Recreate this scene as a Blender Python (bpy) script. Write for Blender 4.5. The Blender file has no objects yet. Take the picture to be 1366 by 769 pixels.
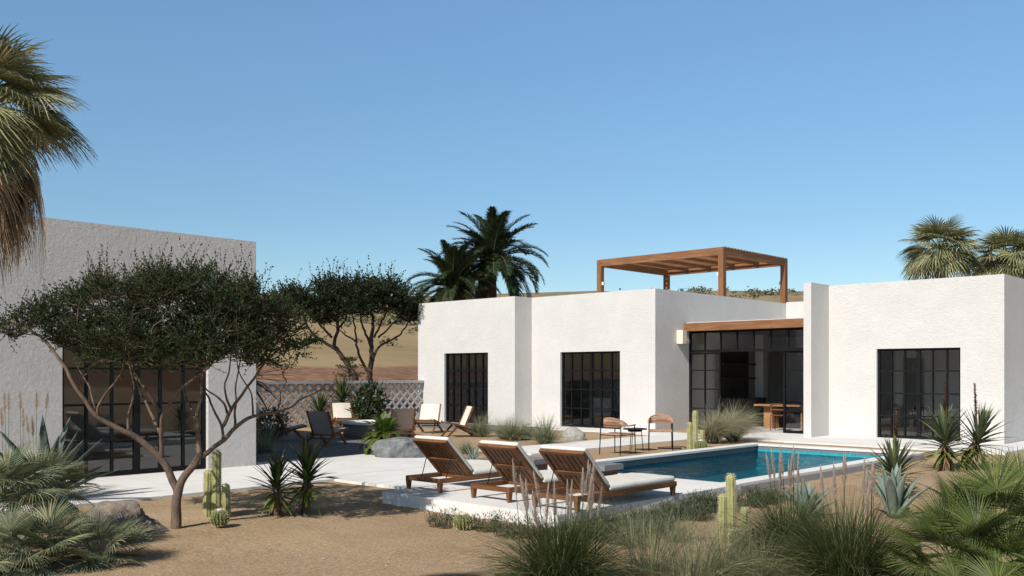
import bpy, math, random
from mathutils import Vector, Matrix, noise
sc = bpy.context.scene
COL = sc.collection
V = Vector
PI = math.pi
# ---------------------------------------------------------------- site survey: photo measurements turned into ground metres
FOC, HOR, YAW, EYE = 1248.5, 498.3, math.radians(43.265), 1.7
SA, CA = math.sin(YAW), math.cos(YAW)
def W(px, py, d):                     # a measured point at distance d
    l = (px - 683) / FOC * d
    return V((-SA * d + CA * l, CA * d + SA * l, EYE - (py - HOR) / FOC * d))
def G(px, py, z=0.0):                 # a measured point on the ground (height z)
    return W(px, py, FOC * (EYE - z) / (py - HOR))
# ---------------------------------------------------------------- mesh builder
class MB:
    def __init__(s):
        s.v = []; s.f = []; s.m = []; s.sm = []
    def add(s, vs, fs, mi=0, smooth=False):
        o = len(s.v); s.v += [tuple(p) for p in vs]
        for f in fs:
            s.f.append([i + o for i in f]); s.m.append(mi); s.sm.append(smooth)
    def box(s, a, b, mi=0):
        x0, y0, z0 = a; x1, y1, z1 = b
        s.add([(x0,y0,z0),(x1,y0,z0),(x1,y1,z0),(x0,y1,z0),(x0,y0,z1),(x1,y0,z1),(x1,y1,z1),(x0,y1,z1)],
              [(0,3,2,1),(4,5,6,7),(0,1,5,4),(1,2,6,5),(2,3,7,6),(3,0,4,7)], mi)
    def bar(s, p, q, w, h, up=(0,0,1), mi=0, w2=None, h2=None):   # rectangular bar from p to q, w across, h along up
        p = V(p); q = V(q); d = (q - p).normalized(); u = V(up)
        x = d.cross(u)
        if x.length < 1e-5: x = d.cross(V((1,0,0)))
        x.normalize(); u = x.cross(d).normalized()
        w2 = w if w2 is None else w2; h2 = h if h2 is None else h2
        vs = []
        for c, ww, hh in ((p, w, h), (q, w2, h2)):
            for sx, sy in ((-1,-1),(1,-1),(1,1),(-1,1)):
                vs.append(c + x * (sx * ww / 2) + u * (sy * hh / 2))
        s.add(vs, [(0,1,2,3),(7,6,5,4),(0,4,5,1),(1,5,6,2),(2,6,7,3),(3,7,4,0)], mi)
    def tube(s, pts, radii, n=8, mi=0, smooth=True):
        pts = [V(p) for p in pts]
        if not isinstance(radii, (list, tuple)): radii = [radii] * len(pts)
        t = (pts[1] - pts[0]).normalized()
        x = t.cross(V((0,0,1)))
        if x.length < .05: x = t.cross(V((1,0,0)))
        x.normalize(); vs = []
        for i, p in enumerate(pts):
            a = pts[max(i-1,0)]; b = pts[min(i+1,len(pts)-1)]
            t = (b - a)
            if t.length < 1e-7: t = V((0,0,1))
            t.normalize(); x = (x - t * x.dot(t))
            if x.length < 1e-6: x = t.orthogonal()
            x.normalize(); y = t.cross(x)
            for k in range(n):
                an = 2 * PI * k / n
                vs.append(p + (x * math.cos(an) + y * math.sin(an)) * radii[i])
        fs = []
        for i in range(len(pts) - 1):
            for k in range(n):
                k2 = (k + 1) % n
                fs.append((i*n+k, i*n+k2, (i+1)*n+k2, (i+1)*n+k))
        fs.append(tuple(range(n-1,-1,-1))); fs.append(tuple((len(pts)-1)*n + k for k in range(n)))
        s.add(vs, fs, mi, smooth)
    def lathe(s, prof, n=32, c=(0,0,0), mi=0, smooth=True):
        vs = []; c = V(c)
        for r, z in prof:
            for k in range(n):
                a = 2*PI*k/n; vs.append(c + V((r*math.cos(a), r*math.sin(a), z)))
        fs = []
        for i in range(len(prof)-1):
            for k in range(n):
                k2=(k+1)%n; fs.append((i*n+k,i*n+k2,(i+1)*n+k2,(i+1)*n+k))
        fs.append(tuple(range(n-1,-1,-1))); fs.append(tuple((len(prof)-1)*n+k for k in range(n)))
        s.add(vs, fs, mi, smooth)
    def strip(s, pts, widths, side, fold=0.0, nrm=None, mi=0):
        vs = []; n = len(pts)
        if fold and nrm is not None:
            for i, p in enumerate(pts):
                w = widths[i] / 2
                vs += [p - side * w + nrm * (w * fold), p, p + side * w + nrm * (w * fold)]
            fs = []
            for i in range(n - 1):
                fs += [(i*3, i*3+1, i*3+4, i*3+3), (i*3+1, i*3+2, i*3+5, i*3+4)]
        else:
            for i, p in enumerate(pts):
                w = widths[i] / 2; vs += [p - side * w, p + side * w]
            fs = [(i*2, i*2+1, i*2+3, i*2+2) for i in range(n-1)]
        s.add(vs, fs, mi)
    def build(s, name, mats, parent=None, loc=None):
        me = bpy.data.meshes.new(name)
        me.from_pydata(s.v, [], s.f)
        if not isinstance(mats, (list, tuple)): mats = [mats]
        for m in mats: me.materials.append(m)
        me.polygons.foreach_set('material_index', s.m)
        me.polygons.foreach_set('use_smooth', s.sm)
        me.update()
        o = bpy.data.objects.new(name, me); COL.objects.link(o)
        if parent is not None: o.parent = parent
        if loc is not None: o.location = loc
        return o
def tag(o, label=None, cat=None, group=None, kind=None):
    if label: o['label'] = label
    if cat: o['category'] = cat
    if group: o['group'] = group
    if kind: o['kind'] = kind
    return o
def thing(name, label, cat, loc=(0,0,0), rz=0.0, group=None):
    o = bpy.data.objects.new(name, None); COL.objects.link(o)
    o.empty_display_size = .2
    o.location = loc; o.rotation_euler = (0,0,rz)
    return tag(o, label, cat, group, 'thing')
def copy_tree(o, parent=None):
    c = o.copy(); COL.objects.link(c)
    if parent is not None: c.parent = parent
    for ch in list(o.children): copy_tree(ch, c)
    return c
def dup(o, loc, rz, label, scale=1.0):
    c = copy_tree(o); c.location = loc; c.rotation_euler = (0,0,rz); c.scale = (scale,)*3
    c['label'] = label
    return c
def smoothpath(pts, sub=4):
    pts = [V(p) for p in pts]; out = []
    n = len(pts)
    for i in range(n-1):
        p0 = pts[max(i-1,0)]; p1 = pts[i]; p2 = pts[i+1]; p3 = pts[min(i+2,n-1)]
        for k in range(sub):
            t = k/sub
            out.append(.5*((2*p1)+(p2-p0)*t+(2*p0-5*p1+4*p2-p3)*t*t+(3*p1-p0-3*p2+p3)*t**3))
    out.append(pts[-1]); return out
# ---------------------------------------------------------------- materials
class NT:
    def __init__(s, name):
        s.mat = bpy.data.materials.new(name); s.mat.use_nodes = True
        s.t = s.mat.node_tree; s.n = s.t.nodes; s.n.clear()
        s.out = s.n.new('ShaderNodeOutputMaterial')
    def new(s, typ, **kw):
        n = s.n.new(typ)
        for k, v in kw.items():
            if hasattr(n, k) and k not in n.inputs: setattr(n, k, v)
            else: n.inputs[k].default_value = v
        return n
    def link(s, a, b): s.t.links.new(a, b)
    def coords(s, scale=(1,1,1), rot=(0,0,0)):
        tc = s.new('ShaderNodeTexCoord'); mp = s.new('ShaderNodeMapping')
        mp.inputs['Scale'].default_value = scale; mp.inputs['Rotation'].default_value = rot
        s.link(tc.outputs['Object'], mp.inputs['Vector']); return mp.outputs['Vector']
    def noise(s, vec, scale, detail=4, rough=.55, dist=0):
        n = s.new('ShaderNodeTexNoise'); n.inputs['Scale'].default_value = scale
        n.inputs['Detail'].default_value = detail; n.inputs['Roughness'].default_value = rough
        n.inputs['Distortion'].default_value = dist
        if vec is not None: s.link(vec, n.inputs['Vector'])
        return n.outputs['Fac']
    def ramp(s, fac, stops):
        r = s.new('ShaderNodeValToRGB'); e = r.color_ramp.elements
        while len(e) < len(stops): e.new(.5)
        for el, (p, c) in zip(e, stops):
            el.position = p; el.color = (*c, 1) if len(c) == 3 else c
        s.link(fac, r.inputs['Fac']); return r.outputs['Color']
    def mix(s, fac, a, b, mode='MIX'):
        m = s.new('ShaderNodeMix'); m.data_type = 'RGBA'; m.blend_type = mode
        for sock, v in ((m.inputs[0], fac), (m.inputs[6], a), (m.inputs[7], b)):
            if hasattr(v, 'is_linked'): s.link(v, sock)
            else: sock.default_value = v if isinstance(v, float) else (*v, 1)
        return m.outputs[2]
    def math(s, op, a, b=0.0, clamp=False):
        m = s.new('ShaderNodeMath'); m.operation = op; m.use_clamp = clamp
        for sock, v in ((m.inputs[0], a), (m.inputs[1], b)):
            if hasattr(v, 'is_linked'): s.link(v, sock)
            else: sock.default_value = v
        return m.outputs[0]
    def bump(s, h, strength, dist, normal=None):
        b = s.new('ShaderNodeBump'); b.inputs['Strength'].default_value = strength
        b.inputs['Distance'].default_value = dist; s.link(h, b.inputs['Height'])
        if normal is not None: s.link(normal, b.inputs['Normal'])
        return b.outputs['Normal']
    def bsdf(s, color, rough=.8, normal=None, spec=.3, metal=0.0):
        p = s.new('ShaderNodeBsdfPrincipled')
        if hasattr(color, 'is_linked'): s.link(color, p.inputs['Base Color'])
        else: p.inputs['Base Color'].default_value = (*color, 1)
        if hasattr(rough, 'is_linked'): s.link(rough, p.inputs['Roughness'])
        else: p.inputs['Roughness'].default_value = rough
        p.inputs['Specular IOR Level'].default_value = spec; p.inputs['Metallic'].default_value = metal
        if normal is not None: s.link(normal, p.inputs['Normal'])
        return p.outputs[0]
    def done(s, sh): s.link(sh, s.out.inputs['Surface']); return s.mat

def m_plaster(name, base, coarse=1.0, s=26):
    t = NT(name); c = t.coords()
    n1 = t.noise(c, 1.3, 5, .6); n2 = t.noise(c, 9, 6, .7); n3 = t.noise(c, s, 6, .72); n4 = t.noise(c, 70, 3, .6)
    b = V(base)
    col = t.ramp(n1, [(.3, tuple(b*.93)), (.55, tuple(b)), (.75, (min(b[0]*1.04,.9), min(b[1]*1.03,.9), b[2]*1.02))])
    col = t.mix(t.math('MULTIPLY', t.ramp(n2, [(.38,(0,0,0)),(.60,(1,1,1))]), .45), col, tuple(b*.9))
    h = t.math('ADD', t.math('MULTIPLY', n3, 1.0), t.math('ADD', t.math('MULTIPLY', n4, .35), t.math('MULTIPLY', n2, .25)))
    nm = t.bump(h, .9, .026*coarse)
    return t.done(t.bsdf(col, .92, nm, .15))
def m_concrete(name, base, var=.12, scale=2.5, bump=.003, speck=0):
    t = NT(name); c = t.coords(); b = V(base)
    n1 = t.noise(c, scale, 6, .65); n2 = t.noise(c, scale*25, 3, .6)
    col = t.ramp(n1, [(.3, tuple(b*(1-var))), (.7, tuple(b*(1+var*.5)))])
    if speck:
        col = t.mix(t.ramp(t.noise(c, speck, 1, .5), [(.52,(0,0,0)),(.6,(1,1,1))]), col, tuple(b*.35))
        col = t.mix(t.ramp(t.noise(c, speck*1.3, 1, .5), [(.58,(0,0,0)),(.64,(1,1,1))]), col, tuple(b*1.6))
    n3 = t.noise(c, .55, 5, .7); n4 = t.noise(c, 6.5, 6, .75)
    col = t.mix(t.math('MULTIPLY', t.ramp(n3, [(.42,(0,0,0)),(.66,(1,1,1))]), .5), col, tuple(V((b[0]*.82, b[1]*.80, b[2]*.76))))
    col = t.mix(t.math('MULTIPLY', t.ramp(n4, [(.55,(0,0,0)),(.75,(1,1,1))]), .4), col, tuple(b*.72))
    nm = t.bump(t.math('ADD', n2, t.math('MULTIPLY', n1, .5)), .6, bump)
    return t.done(t.bsdf(col, .85, nm, .25))
def m_wood(name, a, b, axis=1, rough=.55):
    t = NT(name); sc_ = [9, 9, 9]; sc_[axis] = .9
    c = t.coords(tuple(sc_)); n1 = t.noise(c, 1.6, 6, .6, .8); n2 = t.noise(c, 9, 3, .6, .2)
    geo = t.new('ShaderNodeNewGeometry')
    col = t.ramp(n1, [(.28, tuple(V(a)*.7)), (.48, a), (.7, b)])
    col = t.mix(t.math('MULTIPLY', geo.outputs['Random Per Island'], .45), col, tuple(V(a)*.55))
    col = t.mix(t.math('MULTIPLY', t.ramp(n2, [(.45,(0,0,0)),(.7,(1,1,1))]), .35), col, tuple(V(a)*.45))
    return t.done(t.bsdf(col, rough, t.bump(n2, .35, .002), .35))
def m_leaf(name, c0, c1, c2=None, rough=.5, trans=.25, pos=0.0):
    t = NT(name); geo = t.new('ShaderNodeNewGeometry')
    fac = geo.outputs['Random Per Island']
    stops = [(0.0, c0), (.75, c1)] + ([(1.0, c2)] if c2 else [])
    col = t.ramp(fac, stops)
    if pos:
        n = t.noise(t.coords(), pos, 2)
        col = t.mix(t.ramp(n, [(.4,(0,0,0)),(.62,(1,1,1))]), col, tuple(V(c0)*.75))
    s1 = t.bsdf(col, rough, None, .18)
    tr = t.new('ShaderNodeBsdfTranslucent'); t.link(col, tr.inputs['Color'])
    mx = t.new('ShaderNodeMixShader'); mx.inputs[0].default_value = trans
    t.link(s1, mx.inputs[1]); t.link(tr.outputs[0], mx.inputs[2])
    return t.done(mx.outputs[0])
def m_plain(name, col, rough=.6, spec=.3, metal=0.0, var=.1, scale=8, bump=0):
    t = NT(name); c = t.coords(); n = t.noise(c, scale, 4); b = V(col)
    cc = t.ramp(n, [(.3, tuple(b*(1-var))), (.7, tuple(b*(1+var)))])
    nm = t.bump(t.noise(c, scale*4, 3), .6, bump) if bump else None
    return t.done(t.bsdf(cc, rough, nm, spec, metal))
def m_fabric(name, col, scale=260, dist=.0015):
    t = NT(name); c = t.coords(); b = V(col)
    w = t.new('ShaderNodeTexWave'); w.inputs['Scale'].default_value = scale/6.3; w.bands_direction = 'X'; t.link(c, w.inputs['Vector'])
    w2 = t.new('ShaderNodeTexWave'); w2.inputs['Scale'].default_value = scale/6.3; w2.bands_direction = 'Y'; t.link(c, w2.inputs['Vector'])
    h = t.math('ADD', w.outputs['Fac'], w2.outputs['Fac'])
    n = t.noise(c, 5, 4)
    nm = t.bump(n, .6, .02, t.bump(h, .4, dist))
    cc = t.ramp(n, [(.3, tuple(b*.93)), (.7, tuple(b*1.03))])
    return t.done(t.bsdf(cc, .95, nm, .1))
def m_bark(name, a, b):
    t = NT(name); c = t.coords((1,1,.25)); n = t.noise(c, 30, 5, .65); n2 = t.noise(c, 6, 3)
    col = t.mix(t.math('MULTIPLY', n2, .5), t.ramp(n, [(.3, a), (.7, b)]), tuple(V(b)*1.15))
    return t.done(t.bsdf(col, .9, t.bump(n, .8, .012), .15))
def m_rock(name, a, b, scale=3):
    t = NT(name); c = t.coords(); n = t.noise(c, scale, 8, .68); n2 = t.noise(c, scale*9, 6, .7)
    vo = t.new('ShaderNodeTexVoronoi'); vo.inputs['Scale'].default_value = scale*2; t.link(c, vo.inputs['Vector'])
    col = t.mix(t.math('MULTIPLY', n2, .55), t.ramp(n, [(.3, a), (.68, b)]), tuple(V(a)*.6))
    h = t.math('ADD', t.math('MULTIPLY', n, 1.2), t.math('ADD', t.math('MULTIPLY', n2, .35), t.math('MULTIPLY', vo.outputs['Distance'], .4)))
    return t.done(t.bsdf(col, .9, t.bump(h, .9, .06), .2))
def m_glass(name, tint=(.80,.81,.81)):
    t = NT(name); fr = t.new('ShaderNodeFresnel'); fr.inputs['IOR'].default_value = 1.5
    tr = t.new('ShaderNodeBsdfTransparent'); tr.inputs['Color'].default_value = (*tint, 1)
    gl = t.new('ShaderNodeBsdfGlossy'); gl.inputs['Roughness'].default_value = .0; gl.inputs['Color'].default_value = (.95,.95,.95,1)
    mx = t.new('ShaderNodeMixShader'); t.link(t.math('ADD', t.math('MULTIPLY', fr.outputs[0], 1.4), .045, True), mx.inputs[0]); t.link(tr.outputs[0], mx.inputs[1]); t.link(gl.outputs[0], mx.inputs[2])
    return t.done(mx.outputs[0])
def m_water(name):
    t = NT(name); c = t.coords()
    n = t.noise(c, 2.2, 3, .5, .6); n2 = t.noise(c, 7.5, 2, .5, .4)
    h = t.math('ADD', n, t.math('MULTIPLY', n2, .3))
    nm = t.bump(h, .5, .09)
    fr = t.new('ShaderNodeFresnel'); fr.inputs['IOR'].default_value = 1.33; t.link(nm, fr.inputs['Normal'])
    tr = t.new('ShaderNodeBsdfTransparent'); tr.inputs['Color'].default_value = (.14,.60,.68,1)
    gl = t.new('ShaderNodeBsdfGlossy'); gl.inputs['Roughness'].default_value = .02; t.link(nm, gl.inputs['Normal'])
    mx = t.new('ShaderNodeMixShader'); t.link(t.math('MULTIPLY', fr.outputs[0], .5), mx.inputs[0]); t.link(tr.outputs[0], mx.inputs[1]); t.link(gl.outputs[0], mx.inputs[2])
    return t.done(mx.outputs[0])
def m_tile(name):
    t = NT(name); tc = t.new('ShaderNodeTexCoord'); br = t.new('ShaderNodeTexBrick')
    mp = t.new('ShaderNodeVectorMath'); mp.operation = 'ADD'
    # tiles on the walls: run along x + y, rows in z
    sx = t.new('ShaderNodeSeparateXYZ'); t.link(tc.outputs['Object'], sx.inputs[0])
    cb = t.new('ShaderNodeCombineXYZ'); t.link(t.math('ADD', sx.outputs[0], sx.outputs[1]), cb.inputs[0]); t.link(sx.outputs[2], cb.inputs[1])
    t.link(cb.outputs[0], br.inputs['Vector'])
    br.offset = 0; br.inputs['Scale'].default_value = 1; br.inputs['Brick Width'].default_value = .06; br.inputs['Row Height'].default_value = .06
    br.inputs['Mortar Size'].default_value = .004
    br.inputs['Color1'].default_value = (.012,.27,.33,1); br.inputs['Color2'].default_value = (.03,.38,.45,1); br.inputs['Mortar'].default_value = (.12,.34,.36,1)
    return t.done(t.bsdf(br.outputs['Color'], .2, None, .5))
M = {}
M['plaster'] = m_plaster('white_plaster', (.645,.622,.595))
M['plaster_rough'] = m_plaster('rough_plaster', (.66,.62,.58), 1.9, 15)
M['inside'] = m_plain('inside_paint', (.75,.73,.70), .9, .1, var=.03)
M['floor_in'] = m_concrete('screed_floor', (.48,.47,.46), .06)
M['paving'] = m_concrete('pale_paving', (.70,.685,.66), .10, 1.6)
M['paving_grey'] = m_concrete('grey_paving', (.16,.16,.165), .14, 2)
M['deck'] = m_concrete('white_deck', (.72,.705,.68), .07, 1.8)
M['terrazzo'] = m_concrete('speckled_stone', (.20,.195,.19), .1, 3, .002, 70)
M['grey_stone'] = m_concrete('grey_stone', (.2,.2,.21), .15, 6)
M['lattice'] = m_concrete('cast_concrete', (.50,.475,.45), .1, 5)
M['wood'] = m_wood('oiled_wood', (.15,.060,.020), (.29,.13,.048), 1)
M['wood_x'] = m_wood('oiled_wood_cross', (.15,.060,.020), (.29,.13,.048), 0)
M['wood_z'] = m_wood('oiled_wood_upright', (.15,.060,.020), (.29,.13,.048), 2)
M['beam_x'] = m_wood('beam_wood_cross', (.23,.10,.040), (.36,.172,.075), 0, .6)
M['beam_y'] = m_wood('beam_wood_along', (.23,.10,.040), (.36,.172,.075), 1, .6)
M['beam_z'] = m_wood('beam_wood_upright', (.23,.10,.040), (.36,.172,.075), 2, .6)
M['dark_wood'] = m_wood('dark_wood', (.10,.035,.015), (.2,.08,.035), 1, .5)
M['black'] = m_plain('black_metal', (.006,.006,.0065), .5, .2, var=.2)
M['glass'] = m_glass('window_glass')
M['water'] = m_water('pool_water')
M['tile'] = m_tile('turquoise_tile')
M['cushion'] = m_fabric('cream_cushion', (.66,.635,.57))
M['sling_cream'] = m_fabric('cream_canvas', (.72,.66,.56), 400)
M['sling_taupe'] = m_fabric('taupe_canvas', (.28,.22,.19), 400)
M['sling_grey'] = m_fabric('grey_canvas', (.50,.43,.38), 400)
M['rope'] = m_plain('woven_rope', (.42,.25,.17), .85, .1, var=.25, scale=40)
M['lampshade'] = m_plain('lamp_stone', (.80,.66,.52), .7, .2, var=.04)
M['bark'] = m_bark('acacia_bark', (.06,.042,.032), (.19,.135,.10))
M['bark_dark'] = m_bark('dark_bark', (.03,.02,.015), (.09,.06,.042))
M['fibre'] = m_bark('palm_fibre', (.08,.05,.03), (.22,.15,.09))
M['acacia'] = m_leaf('acacia_leaf', (.012,.026,.009), (.031,.055,.017), (.068,.095,.034), .75, .25)
M['acacia_dark'] = m_leaf('dark_acacia_leaf', (.010,.018,.008), (.024,.040,.015), (.05,.066,.028), .6, .15)
M['date'] = m_leaf('date_palm_leaf', (.014,.028,.012), (.035,.055,.022), (.07,.085,.03), .45, .2)
M['fan'] = m_leaf('fan_palm_leaf', (.12,.14,.065), (.30,.30,.155), (.54,.46,.26), .45, .25)
M['fan_grey'] = m_leaf('greygreen_palm_leaf', (.09,.12,.065), (.235,.255,.15), (.40,.35,.20), .45, .25)
M['fan_right'] = m_leaf('green_palm_leaf', (.050,.080,.020), (.120,.155,.042), (.20,.22,.08), .42, .3)
M['fan_dead'] = m_leaf('dead_palm_leaf', (.17,.115,.07), (.40,.29,.18), (.52,.40,.27), .8, .2)
M['yucca'] = m_leaf('yucca_leaf', (.022,.040,.016), (.060,.085,.03), (.15,.19,.045), .35, .15)
M['yucca_grey'] = m_leaf('greyish_yucca_leaf', (.05,.065,.035), (.11,.13,.07), (.16,.20,.06), .4, .15)
M['yucca_lime'] = m_leaf('lime_yucca_leaf', (.09,.14,.02), (.20,.27,.06), (.30,.34,.10), .4, .3)
M['skirt'] = m_leaf('dry_leaf', (.10,.06,.03), (.25,.17,.09), (.33,.25,.15), .8, .15)
M['agave'] = m_plain('agave_skin', (.17,.215,.175), .5, .3, var=.25, scale=5)
M['agave_dark'] = m_plain('dark_agave_skin', (.06,.085,.065), .5, .3, var=.25, scale=5)
M['grass'] = m_leaf('grass_blade', (.035,.055,.018), (.085,.11,.035), (.26,.24,.12), .5, .3)
M['grass_pale'] = m_leaf('pale_grass_blade', (.12,.14,.07), (.23,.24,.135), (.36,.33,.20), .6, .3)
M['grass_grey'] = m_leaf('grey_grass_blade', (.17,.20,.115), (.34,.36,.23), (.50,.46,.32), .6, .3)
M['plume'] = m_leaf('plume_hair', (.50,.40,.33), (.68,.58,.50), (.80,.72,.64), .9, .4)
M['cover'] = m_leaf('cover_leaf', (.05,.065,.035), (.12,.14,.085), (.20,.21,.14), .6, .25)
M['cactus'] = m_plain('cactus_skin', (.31,.305,.135), .55, .25, var=.25, scale=9)
M['barrel'] = m_plain('barrel_skin', (.10,.12,.035), .55, .25, var=.3, scale=14)
M['spine'] = m_leaf('cactus_spine', (.42,.34,.18), (.62,.55,.36), (.7,.62,.45), .7, .0)
M['wool'] = m_plain('cactus_wool', (.62,.54,.48), .95, .05, var=.1, scale=40, bump=.01)
M['rock'] = m_rock('brown_rock', (.12,.095,.075), (.48,.41,.34), 6)
M['boulder'] = m_rock('grey_boulder', (.08,.09,.095), (.33,.345,.34), 5)
M['pebble'] = m_plain('smooth_stone', (.33,.32,.30), .8, .2, var=.2, scale=14, bump=.006)
M['stalk'] = m_leaf('seed_stalk', (.10,.055,.03), (.24,.14,.075), (.34,.24,.14), .8, .1)
M['cream_paint'] = m_plain('cream_paint', (.7,.67,.6), .7, .2, var=.04)
M['cabinet'] = m_plain('dark_cabinet', (.06,.05,.042), .5, .3, var=.15)
M['table_wood'] = m_wood('table_wood', (.40,.20,.09), (.6,.34,.17), 0, .45)
M['scrub'] = m_leaf('scrub_leaf', (.05,.055,.03), (.11,.11,.065), (.16,.15,.09), .8, .1)
M['cycad'] = m_leaf('cycad_leaf', (.05,.09,.015), (.12,.18,.03), (.20,.24,.06), .45, .3)
M['wisp'] = m_leaf('wispy_seed_grass', (.26,.26,.15), (.44,.42,.28), (.60,.55,.40), .7, .4)
M['pool_floor'] = m_plain('pool_floor_tile', (.10,.40,.46), .4, .4, var=.2, scale=5)
# ---------------------------------------------------------------- ground, hills, paths
def smooth(a, b, x):
    t = min(max((x-a)/(b-a), 0), 1); return t*t*(3-2*t)
def hill(x, y):
    s = max(-25.6 - x, y - 36.5, 0)
    if s <= 0: return 0.0
    pts = [(0,0),(4,.5),(11,1.42),(26,2.35),(60,5.2),(110,12.2),(200,27),(250,34),(330,31),(600,16),(3000,10)]
    z = 0
    for (a, za), (b, zb) in zip(pts, pts[1:]):
        if a <= s <= b: z = za + (zb-za)*(s-a)/(b-a)
    a_ = x + 1.15*y; k = .84 + .16*smooth(-60, 50, a_) - .17*smooth(105, 175, a_) 
    z *= 1 + (k-1)*smooth(40, 160, s)
    z += min(s/200, 1)*1.6*noise.noise(V((x/55, y/55, 3))) + min(s/60,1)*.25*noise.noise(V((x/9, y/9, 1)))
    return z
def axis_lines(lo, hi, fine_lo, fine_hi, step, extra):
    a = [fine_lo + i*step for i in range(int((fine_hi-fine_lo)/step)+1)]
    g = step*1.25; p = a[-1]
    while p < hi: p += g; a.append(p); g *= 1.17
    g = step*1.25; p = a[0]; lowv = []
    while p > lo: p -= g; lowv.append(p); g *= 1.17
    a = lowv[::-1] + a
    a = [v for v in a if all(abs(v-e) > step*.3 for e in extra)] + list(extra)
    return sorted(a)
PX0, PX1, PY0, PY1 = -10.42, -6.68, 11.72, 18.95       # outer rim of the pool
gx = axis_lines(-1500, 900, -44, 2, .5, (PX0+.1, PX1-.1)); gy = axis_lines(-600, 1500, -2, 38, .5, (PY0+.1, PY1-.1))
vs = []; fs = []
def gz(x, y):
    z = hill(x, y)
    if -12.2 < x < 3 and y < 12: z += .02*noise.noise(V((x*.9, y*.9, 0))) - .008
    elif x > -6.5: z += .02*noise.noise(V((x*.9, y*.9, 0))) - .01
    return z
for y in gy:
    for x in gx: vs.append((x, y, gz(x, y)))
nx = len(gx)
for j in range(len(gy)-1):
    for i in range(nx-1):
        if PX0+.05 < gx[i] and gx[i+1] < PX1-.05 and PY0+.05 < gy[j] and gy[j+1] < PY1-.05: continue
        fs.append((j*nx+i, j*nx+i+1, (j+1)*nx+i+1, (j+1)*nx+i))
def m_ground():
    t = NT('ground_sand'); c = t.coords()
    n1 = t.noise(c, .8, 5, .6); n2 = t.noise(c, 38, 5, .8); n3 = t.noise(c, 120, 2, .7)
    sand = t.ramp(n1, [(.3, (.335,.235,.142)), (.7, (.43,.31,.195))])
    g = t.ramp(n2, [(.30,(.44,.42,.39)),(.5,(1,1,1)),(.70,(1.5,1.48,1.45))])
    sand = t.mix(1.0, sand, g, 'MULTIPLY')
    sand = t.mix(t.math('MULTIPLY', t.ramp(n3, [(.54,(0,0,0)),(.68,(1,1,1))]), .45), sand, (.16,.115,.075))
    # distance beyond the garden wall: ploughed red soil, then dry pasture, then scrub
    sx = t.new('ShaderNodeSeparateXYZ'); t.link(c, sx.inputs[0])
    s = t.math('MAXIMUM', t.math('SUBTRACT', -25.6, sx.outputs[0]), t.math('SUBTRACT', sx.outputs[1], 36.5))
    wob = t.math('MULTIPLY', t.math('SUBTRACT', t.noise(c, .05, 3), .5), 14.0)
    s2 = t.math('ADD', s, wob)
    m1 = t.ramp(t.math('MULTIPLY', s2, 1/4.0, True), [(.2,(0,0,0)),(.9,(1,1,1))])
    m2 = t.ramp(t.math('MULTIPLY', t.math('SUBTRACT', s2, 24.0), 1/3.0, True), [(0,(0,0,0)),(1,(1,1,1))])
    m3 = t.ramp(t.math('MULTIPLY', t.math('SUBTRACT', s2, 120.0), 1/60.0, True), [(0,(0,0,0)),(1,(1,1,1))])
    soil_n = t.noise(c, 1.6, 6, .7)
    soil = t.ramp(soil_n, [(.32,(.09,.05,.032)),(.5,(.21,.115,.07)),(.68,(.34,.205,.125))])
    past = t.ramp(t.noise(c, .045, 5, .6), [(.3,(.21,.165,.085)),(.5,(.27,.20,.105)),(.7,(.33,.24,.135))])
    past = t.mix(t.math('MULTIPLY', t.ramp(t.noise(c, .6, 5, .7), [(.45,(0,0,0)),(.7,(1,1,1))]), .3), past, (.15,.13,.07))
    scr = t.ramp(t.noise(c, .12, 6, .75), [(.38,(.12,.115,.07)),(.52,(.24,.19,.12)),(.7,(.36,.27,.17))])
    col = t.mix(m1, sand, soil); col = t.mix(m2, col, past); col = t.mix(m3, col, scr)
    h = t.math('ADD', t.math('MULTIPLY', n2, .7), t.math('MULTIPLY', n3, .3))
    nm = t.bump(h, .9, .016, t.bump(t.noise(c, 3.5, 4), .5, .05))
    return t.done(t.bsdf(col, .95, nm, .1))
mb = MB(); mb.add(vs, fs, 0, True); ground = mb.build('ground', m_ground()); tag(ground, kind='structure')

def slab(x0, x1, y0, y1, z, mat, name='path'):
    m = MB(); m.box((x0,y0,-.12), (x1,y1,z)); o = m.build(name, mat); tag(o, kind='structure'); return o

for y_ in (-3, 0, 3, 6): slab(-15.05, -12.2, y_+.008, y_+2.992, .03, M['paving'])

slab(-15.5, -12.58, 9.02, 10.49, .03, M['paving']); slab(-15.5, -12.58, 10.505, 12.0, .03, M['paving']); slab(-12.56, -9.68, 8.86, 10.49, .03, M['paving']); slab(-12.56, -9.68, 10.505, 12.0, .03, M['paving'])
slab(-14.3, -10.45, 12.02, 12.75, .03, M['paving'])
slab(-14.55, -13.0, 14.4, 17.58, .03, M['paving']); slab(-14.55, -13.0, 17.6, 21.3, .03, M['paving'])
slab(-20.28, -13.02, 21.33, 22.48, .03, M['paving'])
slab(-13.0, -10.93, 21.35, 24.2, .035, M['paving']); slab(-10.9, -5.9, 21.3, 24.04, .04, M['paving'])
slab(-6.66, -3.0, 24.1, 30, .03, M['paving'])
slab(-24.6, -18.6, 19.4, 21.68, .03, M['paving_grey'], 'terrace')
slab(-24.5, -15.52, 9.25, 14.6, .02, M['paving_grey'], 'terrace')
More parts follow.
